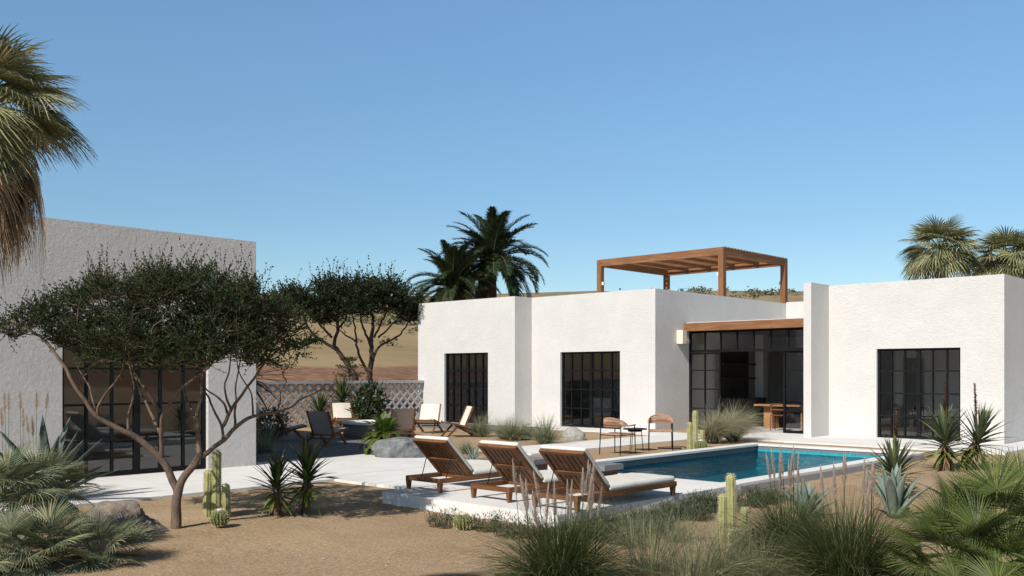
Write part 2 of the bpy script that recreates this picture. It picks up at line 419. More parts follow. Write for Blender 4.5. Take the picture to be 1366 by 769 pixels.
# pool deck and pool
mb = MB(); mb.box((-9.66,7.78,-.2), (-6.64,PY0-.002,.15)); deck = mb.build('pool_deck', M['deck']); tag(deck, kind='structure')
pool = thing('swimming_pool', 'long swimming pool of dark teal water with white coping beside the three loungers', 'swimming pool', (0,0,0))
IX0, IX1, IY0, IY1 = PX0+.27, PX1-.27, PY0+.02, PY1-.27
mb = MB()
mb.box((PX0,PY0,.108),(IX0,PY1,.15)); mb.box((IX1,PY0,.108),(PX1,PY1,.15)); mb.box((IX0+.001,IY1,.108),(IX1-.001,PY1,.15))
mb.build('coping', M['deck'], pool)
mb = MB()   # outer retaining faces
mb.box((PX0+.02,PY0,-.3),(IX0-.08,PY1-.02,.106)); mb.box((IX1+.08,PY0,-.3),(PX1-.02,PY1-.02,.106)); mb.box((IX0-.08,IY1+.03,-.3),(IX1+.08,PY1-.02,.104))
mb.build('rim_wall', M['plaster'], pool)
mb = MB()   # waterline band of speckled stone
def ring(m, z0, z1, inset):
    a, b, c_, d = IX0-.08+inset, IX1+.08-inset, IY0-.0, IY1+.03-inset
    m.add([(a,c_,z0),(a,d,z0),(b,d,z0),(b,c_,z0),(a,c_,z1),(a,d,z1),(b,d,z1),(b,c_,z1)], [(0,1,5,4),(1,2,6,5),(2,3,7,6),(3,0,4,7)])
ring(mb, .05, .107, .012); mb.add([(IX0-.066,IY0,-.03),(IX0-.066,IY1+.015,-.03),(IX0-.066,IY1+.015,.0505),(IX0-.066,IY0,.0505)], [(0,1,2,3)]); mb.build('waterline_band', M['terrazzo'], pool)
mb = MB(); ring(mb, -.42, .05, .008)
a, b, c_, d = IX0-.072, IX1+.072, IY0, IY1+.022
mb.build('basin', M['tile'], pool); mb = MB(); mb.add([(a,c_,-.42),(b,c_,-.42),(b,d,-.42),(a,d,-.42)], [(0,1,2,3)]); mb.build('pool_floor', M['pool_floor'], pool)
mb = MB(); mb.add([(a,c_,-.01),(b,c_,-.01),(b,d,-.01),(a,d,-.01)], [(0,1,2,3)]); mb.build('water', M['water'], pool)
# ---------------------------------------------------------------- buildings
def wall(name, parent, axis, pos, thick, a0, a1, z0, z1, holes=(), mat=None):
    """wall along axis 'x' or 'y', its outer face at pos, thickness to the + side of the other axis if thick > 0"""
    us = sorted({a0, a1, *[h[0] for h in holes], *[h[1] for h in holes]}); zs = sorted({z0, z1, *[h[2] for h in holes], *[h[3] for h in holes]})
    us = [u for u in us if a0 <= u <= a1]; zs = [z for z in zs if z0 <= z <= z1]
    def solid(i, j):
        if i < 0 or j < 0 or i >= len(us)-1 or j >= len(zs)-1: return False
        cu, cz = (us[i]+us[i+1])/2, (zs[j]+zs[j+1])/2
        return not any(h[0] < cu < h[1] and h[2] < cz < h[3] for h in holes)
    def P(u, w, z): return (u, pos+w, z) if axis == 'x' else (pos+w, u, z)
    m = MB()
    def q(*p): m.add([P(*c) for c in p], [(0,1,2,3)])
    for i in range(len(us)-1):
        for j in range(len(zs)-1):
            if not solid(i, j): continue
            u0, u1, za, zb = us[i], us[i+1], zs[j], zs[j+1]
            q((u0,0,za),(u1,0,za),(u1,0,zb),(u0,0,zb)); q((u0,thick,za),(u0,thick,zb),(u1,thick,zb),(u1,thick,za))
            if not solid(i-1,j): q((u0,0,za),(u0,0,zb),(u0,thick,zb),(u0,thick,za))
            if not solid(i+1,j): q((u1,0,za),(u1,thick,za),(u1,thick,zb),(u1,0,zb))
            if not solid(i,j-1): q((u0,0,za),(u0,thick,za),(u1,thick,za),(u1,0,za))
            if not solid(i,j+1): q((u0,0,zb),(u1,0,zb),(u1,thick,zb),(u0,thick,zb))
    return m.build(name, mat or M['plaster'], parent)
def slab_part(name, parent, a, b, mat):
    m = MB(); m.box(a, b); return m.build(name, mat, parent)
def window(parent, axis, pos, a0, a1, z0, z1, cols, rows, mid=True, name='window', rowz=None):
    """black steel casement in the plane pos, pane behind; origin at its corner"""
    w, h = a1-a0, z1-z0; m = MB(); T = .055
    def bx(u0, u1, za, zb, t0=-.03, t1=.03):
        if axis == 'x': m.box((a0+u0,pos+t0,z0+za),(a0+u1,pos+t1,z0+zb))
        else: m.box((pos+t0,a0+u0,z0+za),(pos+t1,a0+u1,z0+zb))
    bx(0,T,0,h); bx(w-T,w,0,h); bx(T,w-T,h-T,h); bx(T,w-T,0,T+.02)
    for c in range(1, cols):
        u = w*c/cols; t = .018
        if mid and c*2 == cols: t = .05
        bx(u-t, u+t, T+.02, h-T, -.025 if t < .04 else -.033, .027)
    for r in range(1, rows):
        z = h*r/rows if rowz is None else rowz[r-1]
        bx(T, w-T, z-.018, z+.018, -.0275, .023)
    f = m.build(name, M['black'], parent)
    g = MB()
    if axis == 'x': g.add([(a0+.01,pos+.012,z0+.01),(a1-.01,pos+.012,z0+.01),(a1-.01,pos+.012,z1-.01),(a0+.01,pos+.012,z1-.01)], [(0,1,2,3)])
    else: g.add([(pos-.012,a0+.01,z0+.01),(pos-.012,a1-.01,z0+.01),(pos-.012,a1-.01,z1-.01),(pos-.012,a0+.01,z1-.01)], [(0,1,2,3)])
    g.build('pane', M['glass'], f)
    if mid:
        k = MB(); u = (a0+a1)/2
        for s in (-1, 1):
            if axis == 'x': k.bar((u+s*.03,pos-.06,z0+1.0),(u+s*.03,pos-.06,z0+1.14),.012,.012); k.bar((u+s*.03,pos-.06,z0+1.07),(u+s*.03,pos-.028,z0+1.07),.012,.012)
            else: k.bar((pos+.06,u+s*.03,z0+1.0),(pos+.06,u+s*.03,z0+1.14),.012,.012); k.bar((pos+.06,u+s*.03,z0+1.07),(pos+.028,u+s*.03,z0+1.07),.012,.012)
        k.build('handle', M['black'], f)
    return f
# -- guest house on the left
gh = thing('guest_house', 'flat roofed rough plaster house in shade behind the umbrella shaped acacia', 'house', (-15.05,9.2,0))
def loc_children(p):            # parts were modelled in world metres: shift them to the thing's origin
    for o in p.children:
        o.location = -p.location
LW0, LW1 = 5.80, 8.26
wall('wall', gh, 'y', -15.05, -.3, -3, 9.2, 0, 4.09, [(LW0,LW1,.03,2.36)], M['plaster_rough'])
wall('wall', gh, 'x', 9.2, -.3, -24, -15.351, 0, 4.09, (), M['plaster_rough'])
wall('wall', gh, 'x', -3, .3, -24, -15.351, 0, 4.09, (), M['plaster_rough'])
wall('wall', gh, 'y', -24.3, .3, -3, 11.3, 0, 4.09, (), M['plaster_rough'])
wall('wall', gh, 'y', -18.5, -.3, 9.201, 11.3, 0, 4.09, (), M['plaster_rough'])
wall('wall', gh, 'x', 11.3, -.3, -24, -18.801, 0, 4.09, (), M['plaster_rough'])
wall('partition', gh, 'y', -20.2, -.12, -2.7, 8.9, .02, 3.0, (), M['inside'])
slab_part('floor', gh, (-23.99,-2.69,-.1), (-15.36,8.89,.02), M['floor_in'])
slab_part('roof', gh, (-23.99,-2.69,3.0), (-15.36,8.89,3.7), M['inside']); slab_part('roof', gh, (-23.99,8.91,3.0), (-18.81,10.99,3.7), M['inside'])
window(gh, 'y', -15.16, LW0, LW1, .03, 2.36, 6, 4)
loc_children(gh)
# -- main house
mh = thing('main_house', 'long white flat roofed villa of plaster blocks with black steel windows', 'house', (-15.5,22.5,0))
AW = (-23.6,-21.5,.03,2.38); CW = (-19.09,-16.76,.03,2.365); FW = (-9.71,-7.66,.045,2.33)
HT = 4.15
wall('wall', mh, 'x', 21.7, .3, -24.96, -20.3, 0, HT, [AW]); wall('wall', mh, 'y', -20.3, -.3, 22.001, 30.5, 0, HT)
wall('wall', mh, 'y', -24.96, .3, 22.001, 30.2, 0, HT); wall('wall', mh, 'x', 30.5, -.3, -24.96, -20.601, 0, HT)
wall('wall', mh, 'x', 22.5, .3, -20.299, -15.5, 0, HT, [CW]); wall('wall', mh, 'y', -15.5, -.3, 22.801, 33.0, 0, HT)
wall('wall', mh, 'x', 33.0, -.3, -20.299, -15.801, 0, HT)
wall('wall', mh, 'x', 30.5, .3, -15.499, -10.99, 0, 4.19)
wall('wall', mh, 'y', -10.99, -.21, 23.0, 30.499, 0, 4.06)
wall('wall', mh, 'x', 24.05, .3, -10.989, -6.68, 0, 4.045, [FW]); wall('wall', mh, 'y', -6.68, -.3, 24.351, 33, 0, 4.045)
wall('wall', mh, 'x', 33, -.3, -10.989, -6.981, 0, 4.045)
for a, b in (((-24.65,22.01),(-20.61,30.19)), ((-20.29,22.81),(-15.81,32.69)), ((-15.49,24.3),(-11.21,30.49)), ((-10.98,24.36),(-6.99,32.69))):
    slab_part('floor', mh, (a[0],a[1],-.1), (b[0],b[1],.02), M['floor_in'])
    if a[0] != -15.49: slab_part('roof', mh, (a[0],a[1],3.0), (b[0],b[1],3.75), M['inside'])
slab_part('roof', mh, (-15.499,24.14,2.99), (-11.201,30.49,3.225), M['plaster'])
slab_part('ceiling', mh, (-15.49,24.2,2.962), (-11.21,30.48,2.989), M['dark_wood'])
slab_part('lintel_beam', mh, (-15.499,24.0,2.962), (-11.201,24.138,3.2), M['beam_x'])
for a0, a1, y in ((-24.6,-20.62,26.5), (-20.28,-15.82,27.0), (-10.97,-7.0,28.2)): wall('partition', mh, 'x', y, .12, a0, a1, .02, 3.0, (), M['inside'])
window(mh, 'x', 21.81, AW[0], AW[1], AW[2], AW[3], 6, 4); window(mh, 'x', 22.61, CW[0], CW[1], CW[2], CW[3], 6, 4); window(mh, 'x', 24.16, FW[0], FW[1], FW[2], FW[3], 6, 4)
# glazed front of the living room: a strip of top lights, two leaves pushed aside, the middle open
DZ = 2.33
tl = window(mh, 'x', 24.3, -15.49, -11.21, DZ, 2.96, 8, 1, False, 'transom_window')
d1 = window(mh, 'x', 24.3, -15.49, -14.42, .03, DZ-.01, 2, 4, False, 'sliding_door', [.62,1.2,1.76])
d2 = window(mh, 'x', 24.36, -12.46, -11.21, .03, DZ-.01, 2, 4, False, 'sliding_door', [.62,1.2,1.76])
loc_children(mh)
# wall lamp
wl = MB(); wl.box((0,-.11,-.2),(.2,.11,.2)); wl.box((.04,-.07,-.206),(.16,.07,-.2)); wl.box((0,-.125,-.16),(.012,.125,.16))
tag(wl.build('wall_lamp', M['lampshade'], None, (-15.498,23.73,2.78)), 'square cream block lamp on the grazed white wall beside the glazed living room', 'wall lamp')
# pergola
pg = thing('pergola', 'dark timber pergola with slatted top standing on the flat roof', 'pergola', (-16.86,28.5,3.75))
PGX, PGY, PH = -5.3, 4.5, 2.16
k = .2
for (x, y) in ((0,0),(PGX,0),(0,PGY),(PGX,PGY)):
    m = MB(); m.box((x-k/2,y-k/2,0),(x+k/2,y+k/2,PH-.12)); m.build('post', M['beam_z'], pg)
    m = MB(); s = 1 if x else -1
    m.box((x+s*k/2 if s>0 else x-k/2-.08, y-.05, 1.33), (x+k/2+.08 if s>0 else x-k/2, y+.05, 1.45)); m.build('lamp', M['lampshade'], pg)
slab_part('long_beam', pg, (PGX-k/2,-k/2,PH-.119), (k/2,k/2-.06,PH+.13), M['beam_x']); slab_part('long_beam', pg, (PGX-k/2,PGY-k/2+.06,PH-.119), (k/2,PGY+k/2,PH+.13), M['beam_x'])
for x in (0, PGX): slab_part('side_beam', pg, (x-k/2+.01,k/2-.058,PH-.118), (x+k/2-.01,PGY-k/2+.058,PH+.128), M['beam_y'])
for i in range(1, 5):
    x = PGX*i/5; slab_part('rafter', pg, (x-.04,.042,PH-.02), (x+.04,PGY-.042,PH+.1), M['beam_y'])
m = MB()
n = 22
for i in range(n):
    y = .06 + (PGY-.1)*i/(n-1); m.box((PGX-k/2,y-.036,PH+.131),(k/2+.02,y+.036,PH+.16))
m.build('slat_top', M['beam_x'], pg)
# lattice garden wall
lw = thing('garden_wall', 'pale concrete garden wall with diamond lattice behind the fire pit chairs', 'garden wall', (-24.72,15.2,0))
L0, L1, LZ = -4.0, 6.5, 1.38
mA = MB(); pitch = .33; wv = .068
def clipbar(m, c, sgn, x0, x1):
    # centre line z = sgn*(u) + c inside 0.1..LZ and L0..L1
    pts = []
    for z in (.1, LZ-.0):
        u = (z - c)*sgn; pts.append((u, z))
    (ua, za), (ub, zb) = pts
    lo, hi = L0+.05, L1-.02
    def at(u): return sgn*u + c
    ua2 = min(max(ua, lo), hi); ub2 = min(max(ub, lo), hi)
    if abs(ua2-ub2) < .05: return
    m.bar(((x0+x1)/2, ua2, at(ua2)), ((x0+x1)/2, ub2, at(ub2)), x1-x0, wv, (0,-sgn,1))
c = -8.0
while c < 9:
    clipbar(mA, c, 1, -.045, .040); clipbar(mA, c, -1, -.040, .045); c += pitch
mA.build('lattice', M['lattice'], lw)
m = MB(); m.box((-.09,L0,LZ-.01),(.09,L1,1.455)); m.build('cap', M['lattice'], lw)
m = MB(); m.box((-.07,L0,-.1),(.07,L1,.13)); m.build('plinth', M['lattice'], lw)
m = MB(); m.box((-.1,L0-.2,-.1),(.1,L0-.001,1.46)); m.build('post', M['lattice'], lw)
# ---------------------------------------------------------------- furniture
R = random.Random(11)
def rounded_pad(m, x0, x1, y0, y1, z0, z1, r=.03, nx=10, ny=16, puff=.012, xf=None):
    """soft cushion: a box with rounded rim and a slightly swollen top; xf maps local to final"""
    xf = xf or (lambda p: p)
    vs = []; fs = []
    def prof(t, n):     # stretch samples towards the rim
        return t
    us = [0, .02, .05] + [.05 + .9*i/(nx-4) for i in range(1, nx-4)] + [.95, .98, 1]
    ws = [0, .01, .025] + [.025 + .95*i/(ny-4) for i in range(1, ny-4)] + [.975, .99, 1]
    def edge(t, L):
        d = min(t, 1-t)*L
        return 1 if d >= r else math.sqrt(max(0, 1-(1-d/r)**2))
    nU, nW = len(us), len(ws)
    for top in (1, 0):
        for w in ws:
            for u in us:
                e = min(edge(u, x1-x0), edge(w, y1-y0))
                b = math.sin(PI*u)*math.sin(PI*w)
                if top: z = z1 - r*(1-e) + puff*math.sqrt(max(b,0)) + .004*noise.noise(V((u*6, w*9, z1*7+x0)))
                else: z = z0 + r*(1-e)*.6
                vs.append(xf(V((x0+(x1-x0)*u, y0+(y1-y0)*w, z))))
    N = nU*nW
    for j in range(nW-1):
        for i in range(nU-1):
            a = j*nU+i
            fs.append((a,a+1,a+nU+1,a+nU)); fs.append((N+a,N+a+nU,N+a+nU+1,N+a+1))
    for i in range(nU-1):
        fs.append((i, N+i, N+i+1, i+1)); a = (nW-1)*nU+i; fs.append((a, a+1, N+a+1, N+a))
    for j in range(nW-1):
        a = j*nU; fs.append((a, a+nU, N+a+nU, N+a)); a += nU-1; fs.append((a, N+a, N+a+nU, a+nU))
    m.add(vs, fs, 0, True)
def make_lounger(label, loc):
    t = thing('sun_lounger', label, 'sun lounger', loc, 0, 'wooden sun loungers in a row on the pool deck')
    w, L = .68, 2.02; zt = .18; hy = .62
    for (x, y) in ((-w/2+.03,.03),(w/2-.03,.03),(-w/2+.03,L-.05),(w/2-.03,L-.05)):
        m = MB(); m.bar((x,y,0),(x,y,zt-.061),.04,.04,(0,1,0),0,.058,.058); m.build('leg', M['wood_z'], t)
    for x in (-w/2+.024, w/2-.024): slab_part('side_rail', t, (x-.024,0,zt-.06), (x+.024,L,zt), M['wood'])
    for y in (.024, L-.024, hy+.02): slab_part('cross_rail', t, (-w/2+.049,y-.024,zt-.058), (w/2-.049,y+.024,zt-.002), M['wood_x'])
    m = MB()
    for i in range(8):
        y = hy+.1 + (L-hy-.17)*i/7; m.box((-w/2+.05,y-.03,zt-.03),(w/2-.05,y+.03,zt-.004))
    m.build('bed_slats', M['wood_x'], t)
    # back rest: local frame (u along it from the hinge, n away from the sitter)
    an = math.radians(45); du = V((0,-math.cos(an),math.sin(an))); dn = V((0,-math.sin(an),-math.cos(an)))
    o = V((0,hy,zt+.012)); BL = .68
    def P(x, u, n): return o + du*u + dn*n + V((x,0,0))
    m = MB()
    for x in (-w/2+.035, w/2-.035): m.bar(P(x,0,.02), P(x,BL,.02), .05, .04, dn)
    ns = 7; ww = (w-.14)/ns
    for i in range(ns):
        x = -w/2+.07+ww*(i+.5); m.bar(P(x,.0,.012), P(x,BL-.05,.012), ww-.016, .022, dn)
    m.build('backrest', M['wood'], t)
    m = MB()
    m.bar(P(-w/2+.012,BL-.022,.0215), P(w/2-.012,BL-.022,.0215), .048, .043, dn); m.build('backrest_rail', M['wood_x'], t); m = MB(); m.bar(P(-w/2+.062,.3,.032), P(w/2-.062,.3,.032), .05, .018, dn)
    m.build('backrest_rail', M['wood_x'], t)
    for x in (-w/2+.1, w/2-.1):
        m = MB(); m.tube([P(x,.42,.03), V((x,.20,zt-.02))], .006, 6); m.build('strut', M['black'], t)
    m = MB(); rounded_pad(m, -w/2+.01, w/2-.01, hy-.0, L-.03, zt-.002, zt+.07, .028, 14, 24); m.build('seat_cushion', M['cushion'], t)
    m = MB(); rounded_pad(m, -w/2+.01, w/2-.01, 0.06, BL+.012, 0, .06, .03, 14, 18, .012, lambda p: P(p.x, p.y, -p.z-.001)); m.build('back_cushion', M['cushion'], t)
    return t
lx = [-9.31, -8.02, -6.93]
lg = make_lounger('cream cushioned wooden sun lounger at the far end of the row, nearest the boulder', (lx[0], 8.17, .15))
dup(lg, (lx[1], 8.12, .15), math.radians(-1.2), 'wooden sun lounger in the middle of the row, between the two others')
dup(lg, (lx[2], 8.06, .15), math.radians(.8), 'wooden sun lounger closest to the camera, with its whole cream seat cushion in view')
def side_table(label, loc):
    t = thing('side_table', label, 'side table', loc, 0, 'low stone topped tables between the loungers')
    m = MB(); m.box((-.2,-.2,.3),(.2,.2,.37)); m.build('table_top', M['grey_stone'], t)
    m = MB(); m.box((-.15,-.15,0),(.15,.15,.299)); m.build('base', M['wood_z'], t)
    return t
st = side_table('low grey topped block table between the far and the middle lounger', (-8.72, 9.68, .15))
dup(st, (-7.52, 9.7, .15), 0, 'low grey topped block table between the middle and the closest lounger')

def make_armchair(label, loc, rz):
    t = thing('woven_armchair', label, 'armchair', loc, rz, 'woven armchairs by the pool')
    w, dp = .56, .56
    for (x, y, h, lean) in ((-.25,.27,.62,.02),(.25,.27,.62,.02),(-.25,-.25,.62,-.035),(.25,-.25,.62,-.035)):
        m = MB(); m.tube([(x, y, h), (x*1.04, y+lean, 0)], [.013,.010], 8); m.build('leg', M['black'], t)
    m = MB()
    m.tube(smoothpath([(-.25,.27,.42),(.25,.27,.42),(.25,-.25,.41),(-.25,-.25,.41),(-.25,.27,.42)], 1), .011, 8); m.build('seat_frame', M['black'], t)
    m = MB(); rounded_pad(m, -.265, .265, -.26, .285, .415, .44, .012, 10, 16, .004); m.build('seat', M['rope'], t)
    arc = lambda a, z, r=1.0: V((.27*r*math.cos(a), -.02 - .29*r*math.sin(a), z))
    top = []; low = []
    for i in range(25):
        a = PI*i/24; top.append(arc(a, .60 + .17*math.sin(a)**.7)); low.append(arc(a, .585 + .0*math.sin(a), .98))
    m = MB(); m.tube([V((.26,.29,.615))] + top + [V((-.26,.29,.615))], .013, 8); m.build('arm_rail', M['rope'], t)
    m = MB(); m.tube([p for p in low[2:-2]], .009, 6)
    for i in range(66):
        f = 1.6 + 20.8*i/65; k0 = int(f); fr = f-k0
        p = top[k0].lerp(top[k0+1], fr); g = min(max(f + (.9 if i % 2 else -.9), 1.2), 22.8); k1 = int(g)
        q = low[k1].lerp(low[k1+1], g-k1)
        m.tube([p, (p+q)/2 + V((0,-.006 if i % 2 else .006,0)), q], .0065, 5)
    m.build('backrest', M['rope'], t)
    return t
ac = make_armchair('woven rope armchair turned towards the pool tray table, seen from behind', (-11.88, 15.86, 0), math.radians(3))
fd = math.atan2(-.81, .58) - PI/2
dup(ac, (-11.86, 17.42, 0), fd, 'woven rope armchair facing the camera, between the round table and the cactus')
tt = thing('round_table', 'small black round tray table between the two woven armchairs', 'side table', (-12.05, 16.72, 0))
m = MB(); m.lathe([(.0,.475),(.262,.475),(.265,.482),(.265,.495),(.255,.498),(.25,.49),(.0,.489)], 40); m.build('table_top', M['black'], tt)
m = MB(); m.lathe([(.0,.43),(.15,.43),(.155,.44),(.155,.474),(.0,.474)], 32); m.build('under_tray', M['black'], tt)
for i in range(3):
    a = .5 + 2*PI*i/3
    m = MB(); m.tube([(.14*math.cos(a),.14*math.sin(a),.44),(.18*math.cos(a),.18*math.sin(a),0)], .009, 6); m.build('leg', M['black'], tt)

def make_sling(label, loc, rz, fabric):
    t = thing('sling_chair', label, 'lounge chair', loc, rz, 'wooden sling chairs around the fire pit')
    w = .30
    for s in (-1, 1):
        m = MB(); x = s*w
        m.bar((x,-.36,.82),(x,-.12,.24),.032,.05,(0,1,0)); m.bar((x+s*.033,.36,.40),(x+s*.033,-.22,.27),.03,.05)
        m.bar((x,-.02,.30),(x,-.56,0),.03,.06,(0,1,0)); m.bar((x,.04,.33),(x,.36,0),.03,.055,(0,1,0))
        m.build('side_frame', M['wood'], t)
    for (y, z) in ((.36,.385),(-.14,.26),(-.36,.19)):
        m = MB(); m.bar((-w+.016,y,z),(w-.016,y,z),.03,.03); m.build('stretcher', M['wood_x'], t)
    def sheet(p, q, sag, n=8):
        mm = MB(); vs = []; fs = []
        nn = V((0, p[1]-q[1], p[2]-q[2])); nn = V((0,-nn.z,nn.y)).normalized()
        for i in range(n+1):
            f = i/n; c = V(p).lerp(V(q), f)
            for j in range(7):
                x = -w+.02 + (2*w-.04)*j/6
                vs.append(c + V((x,0,0)) + nn*(sag*math.sin(PI*j/6)))
        for i in range(n):
            for j in range(6): a = i*7+j; fs.append((a,a+1,a+8,a+7))
        k = len(vs); vs2 = [v + nn*.008 for v in vs]
        fs2 = [tuple(k+i for i in reversed(f)) for f in fs]
        mm.add(vs+vs2, fs+fs2, 0, True)
        return mm
    sheet((0,-.355,.81),(0,-.13,.29),-.02).build('back_sling', fabric, t)
    sheet((0,.35,.405),(0,-.13,.29),-.02).build('seat_sling', fabric, t)
    return t
def face(v): return math.atan2(v[1], v[0]) - PI/2
grp = M['sling_cream']
s3 = make_sling('cream canvas sling chair against the yuccas with a slanting shadow on its back', (-22.6,16.75,0), face((.92,-.38)), grp)
dup(s3, (-20.05,17.75,0), face((.55,-1)), 'sunlit cream sling chair behind the dark backed chair, in front of the lattice end')
dup(s3, (-18.25,17.25,0), face((-.5,-.94)), 'cream sling chair seen side on, standing in the sun beside the tufts of grass')
s4 = make_sling('sling chair with a brown canvas back turned to us behind the grey boulder', (-18.35,15.35,0), face((-.95,.45)), M['sling_taupe'])
s2 = make_sling('grey sling chair in full shade seen from behind, beside the white path', (-18.25,13.05,0), face((-.3,1)), M['sling_grey'])
dup(s2, (-20.0,13.2,0), face((.45,.85)), 'shaded grey sling chair seen side on, near the house corner')
fp = thing('fire_pit', 'round grey concrete fire pit with a pale rim among the sling chairs', 'fire pit', (-19.75,15.75,0))
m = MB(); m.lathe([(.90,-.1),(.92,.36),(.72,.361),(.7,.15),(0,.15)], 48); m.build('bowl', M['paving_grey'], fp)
m = MB(); m.lathe([(.70,.362),(.96,.362),(.96,.42),(.70,.42),(.70,.363)], 48); m.build('rim', M['paving'], fp)

# ---------------------------------------------------------------- rooms behind the glass
def dining_chair(label, loc, rz, group):
    t = thing('dining_chair', label, 'chair', loc, rz, group)
    for (x, y, h) in ((-.2,.2,.44),(.2,.2,.44),(-.2,-.2,.8),(.2,-.2,.8)):
        m = MB(); m.tube([(x,y,h),(x*1.08,y*1.08,0)], [.016,.012], 6); m.build('leg', M['wood_z'], t)
    m = MB(); rounded_pad(m, -.22, .22, -.21, .22, .43, .465, .012, 8, 10, 0); m.build('seat', M['dark_wood'], t)
    m = MB(); m.tube(smoothpath([(-.22,-.14,.72),(-.2,-.22,.76),(0,-.27,.78),(.2,-.22,.76),(.22,-.14,.72)],3), .022, 6); m.bar((-.19,-.215,.62),(.19,-.215,.62),.016,.04); m.build('backrest', M['wood_x'], t)
    return t
dt = thing('dining_table', 'pale wooden dining table on block legs inside the open living room', 'table', (-13.25,26.3,.02))
m = MB(); m.box((-.95,-.45,.69),(.95,.45,.745)); m.build('table_top', M['table_wood'], dt)
for x in (-.6,.6):
    m = MB(); m.box((x-.14,-.22,0),(x+.14,.22,.689)); m.build('pedestal', M['table_wood'], dt)
dg = 'brown chairs round the dining table'
dc = dining_chair('brown wooden dining chair behind the right hand glass leaf of the living room', (-12.05,25.5,.02), math.radians(50), dg)
dup(dc, (-13.1,25.4,.02), math.radians(10), 'brown dining chair on the near side of the table behind the wispy grass')
dup(dc, (-13.6,27.1,.02), math.radians(185), 'brown dining chair on the far side of the dining table, against the dark kitchen')
ku = thing('kitchen_unit', 'dark kitchen wall unit with open shelves inside the open living room', 'kitchen', (-15.1,26.65,.02), PI/2)
m = MB(); m.box((-1.0,-.35,0),(1.0,.3,.9)); m.build('base_cabinet', M['cabinet'], ku)
m = MB(); m.box((-1.0,.28,.9),(1.0,.3,2.4)); m.build('back_panel', M['cabinet'], ku)
m = MB(); m.box((-1.0,0,1.5),(1.0,.28,1.54)); m.box((-1.0,0,1.95),(1.0,.28,1.99)); m.build('shelf', M['dark_wood'], ku)
m = MB(); m.tube(smoothpath([(-.2,.1,.9),(-.2,.1,1.2),(-.2,-.02,1.27),(-.2,-.1,1.2)],4), .012, 6); m.build('tap', M['black'], ku)
pl = MB(); pl.box((0,0,0),(.3,.3,2.94)); tag(pl.build('pillar', M['plaster'], None, (-15.2,27.75,.02)), 'pale square pillar at the end of the dark kitchen unit inside the living room', 'pillar')
cd = thing('lounge_armchair', 'cream padded armchair on thin black legs behind the middle window', 'armchair', (-18.6,24.0,.02), math.radians(-140))
m = MB(); rounded_pad(m,-.34,.34,-.3,.36,.3,.44,.05,10,12); m.build('seat', M['cream_paint'], cd)
m = MB(); rounded_pad(m,-.34,.34,0,.55,0,.13,.05,10,12,.01, lambda p: V((p.x,-.28-.3*p.y-p.z*.9,.40+p.y*.9-p.z*.3))); m.build('backrest', M['cream_paint'], cd)
for x in (-.3,.3):
    m = MB(); m.tube([(x,.32,0),(x,.3,.31)], .012, 6); m.build('leg', M['black'], cd)
    m = MB(); m.tube([(x,-.36,0),(x,-.28,.31)], .012, 6); m.build('leg', M['black'], cd)
bk = thing('bookcase', 'dark bookcase standing deep in the room behind the middle window', 'bookcase', (-16.9,26.7,.02))
m = MB(); m.box((-.9,-.15,0),(-.87,.15,1.4)); m.box((.87,-.15,0),(.9,.15,1.4)); m.box((-.87,.13,0),(.87,.15,1.4))
m.build('case', M['dark_wood'], bk)
m = MB()
for z in (.05,.5,.95,1.38): m.box((-.869,-.15,z),(.869,.129,z+.03))
m.build('shelf', M['dark_wood'], bk)
dr_ = dup(dc, (-9.0,25.6,.02), math.radians(-20), 'dark wooden chair alone behind the window of the right wing'); del dr_['group']
# ---------------------------------------------------------------- vegetation builders
def dirv(az, el): return V((math.cos(az)*math.cos(el), math.sin(az)*math.cos(el), math.sin(el)))
def blade(m, base, az, el, L, w, droop, segs=4, fold=0.0, mi=0, prof=None, twist=0.0, rr=R):
    p = V(base); pts = [p.copy()]; e = el
    for i in range(segs):
        d = dirv(az, e); p = p + d*(L/segs); pts.append(p.copy()); e -= droop/segs*(1+.6*i/segs)
    side = V((-math.sin(az), math.cos(az), 0))
    if twist: side = (side*math.cos(twist) + V((0,0,1))*math.sin(twist)).normalized()
    if prof is None: ws = [w*(1-(i/segs)**1.6)+.0004 for i in range(segs+1)]
    else: ws = [w*prof(i/segs)+.0006 for i in range(segs+1)]
    nrm = None
    if fold:
        d = (pts[1]-pts[0]).normalized(); nrm = side.cross(d); 
        if nrm.z < 0: nrm = -nrm
    m.strip(pts, ws, side, fold, nrm, mi)
def grass_mesh(n, h, r0, elmin, droop, w, seed, segs=4, hv=.35, mi=0):
    rr = random.Random(seed); m = MB()
    for i in range(n):
        a = rr.uniform(0, 2*PI); rad = r0*math.sqrt(rr.random()); k = rr.random()
        el = math.radians(elmin + (88-elmin)*(1-k**1.2)); L = h*(1-hv*rr.random())*(1.05 if k < .5 else 1.15)
        az = a + rr.gauss(0,.35)
        blade(m, (rad*math.cos(a), rad*math.sin(a), 0), az, el, L, w*rr.uniform(.7,1.25), droop*rr.uniform(.4,1.25)*(.6+.6*k), segs, 0, mi, None, rr.uniform(-.7,.7))
    return m
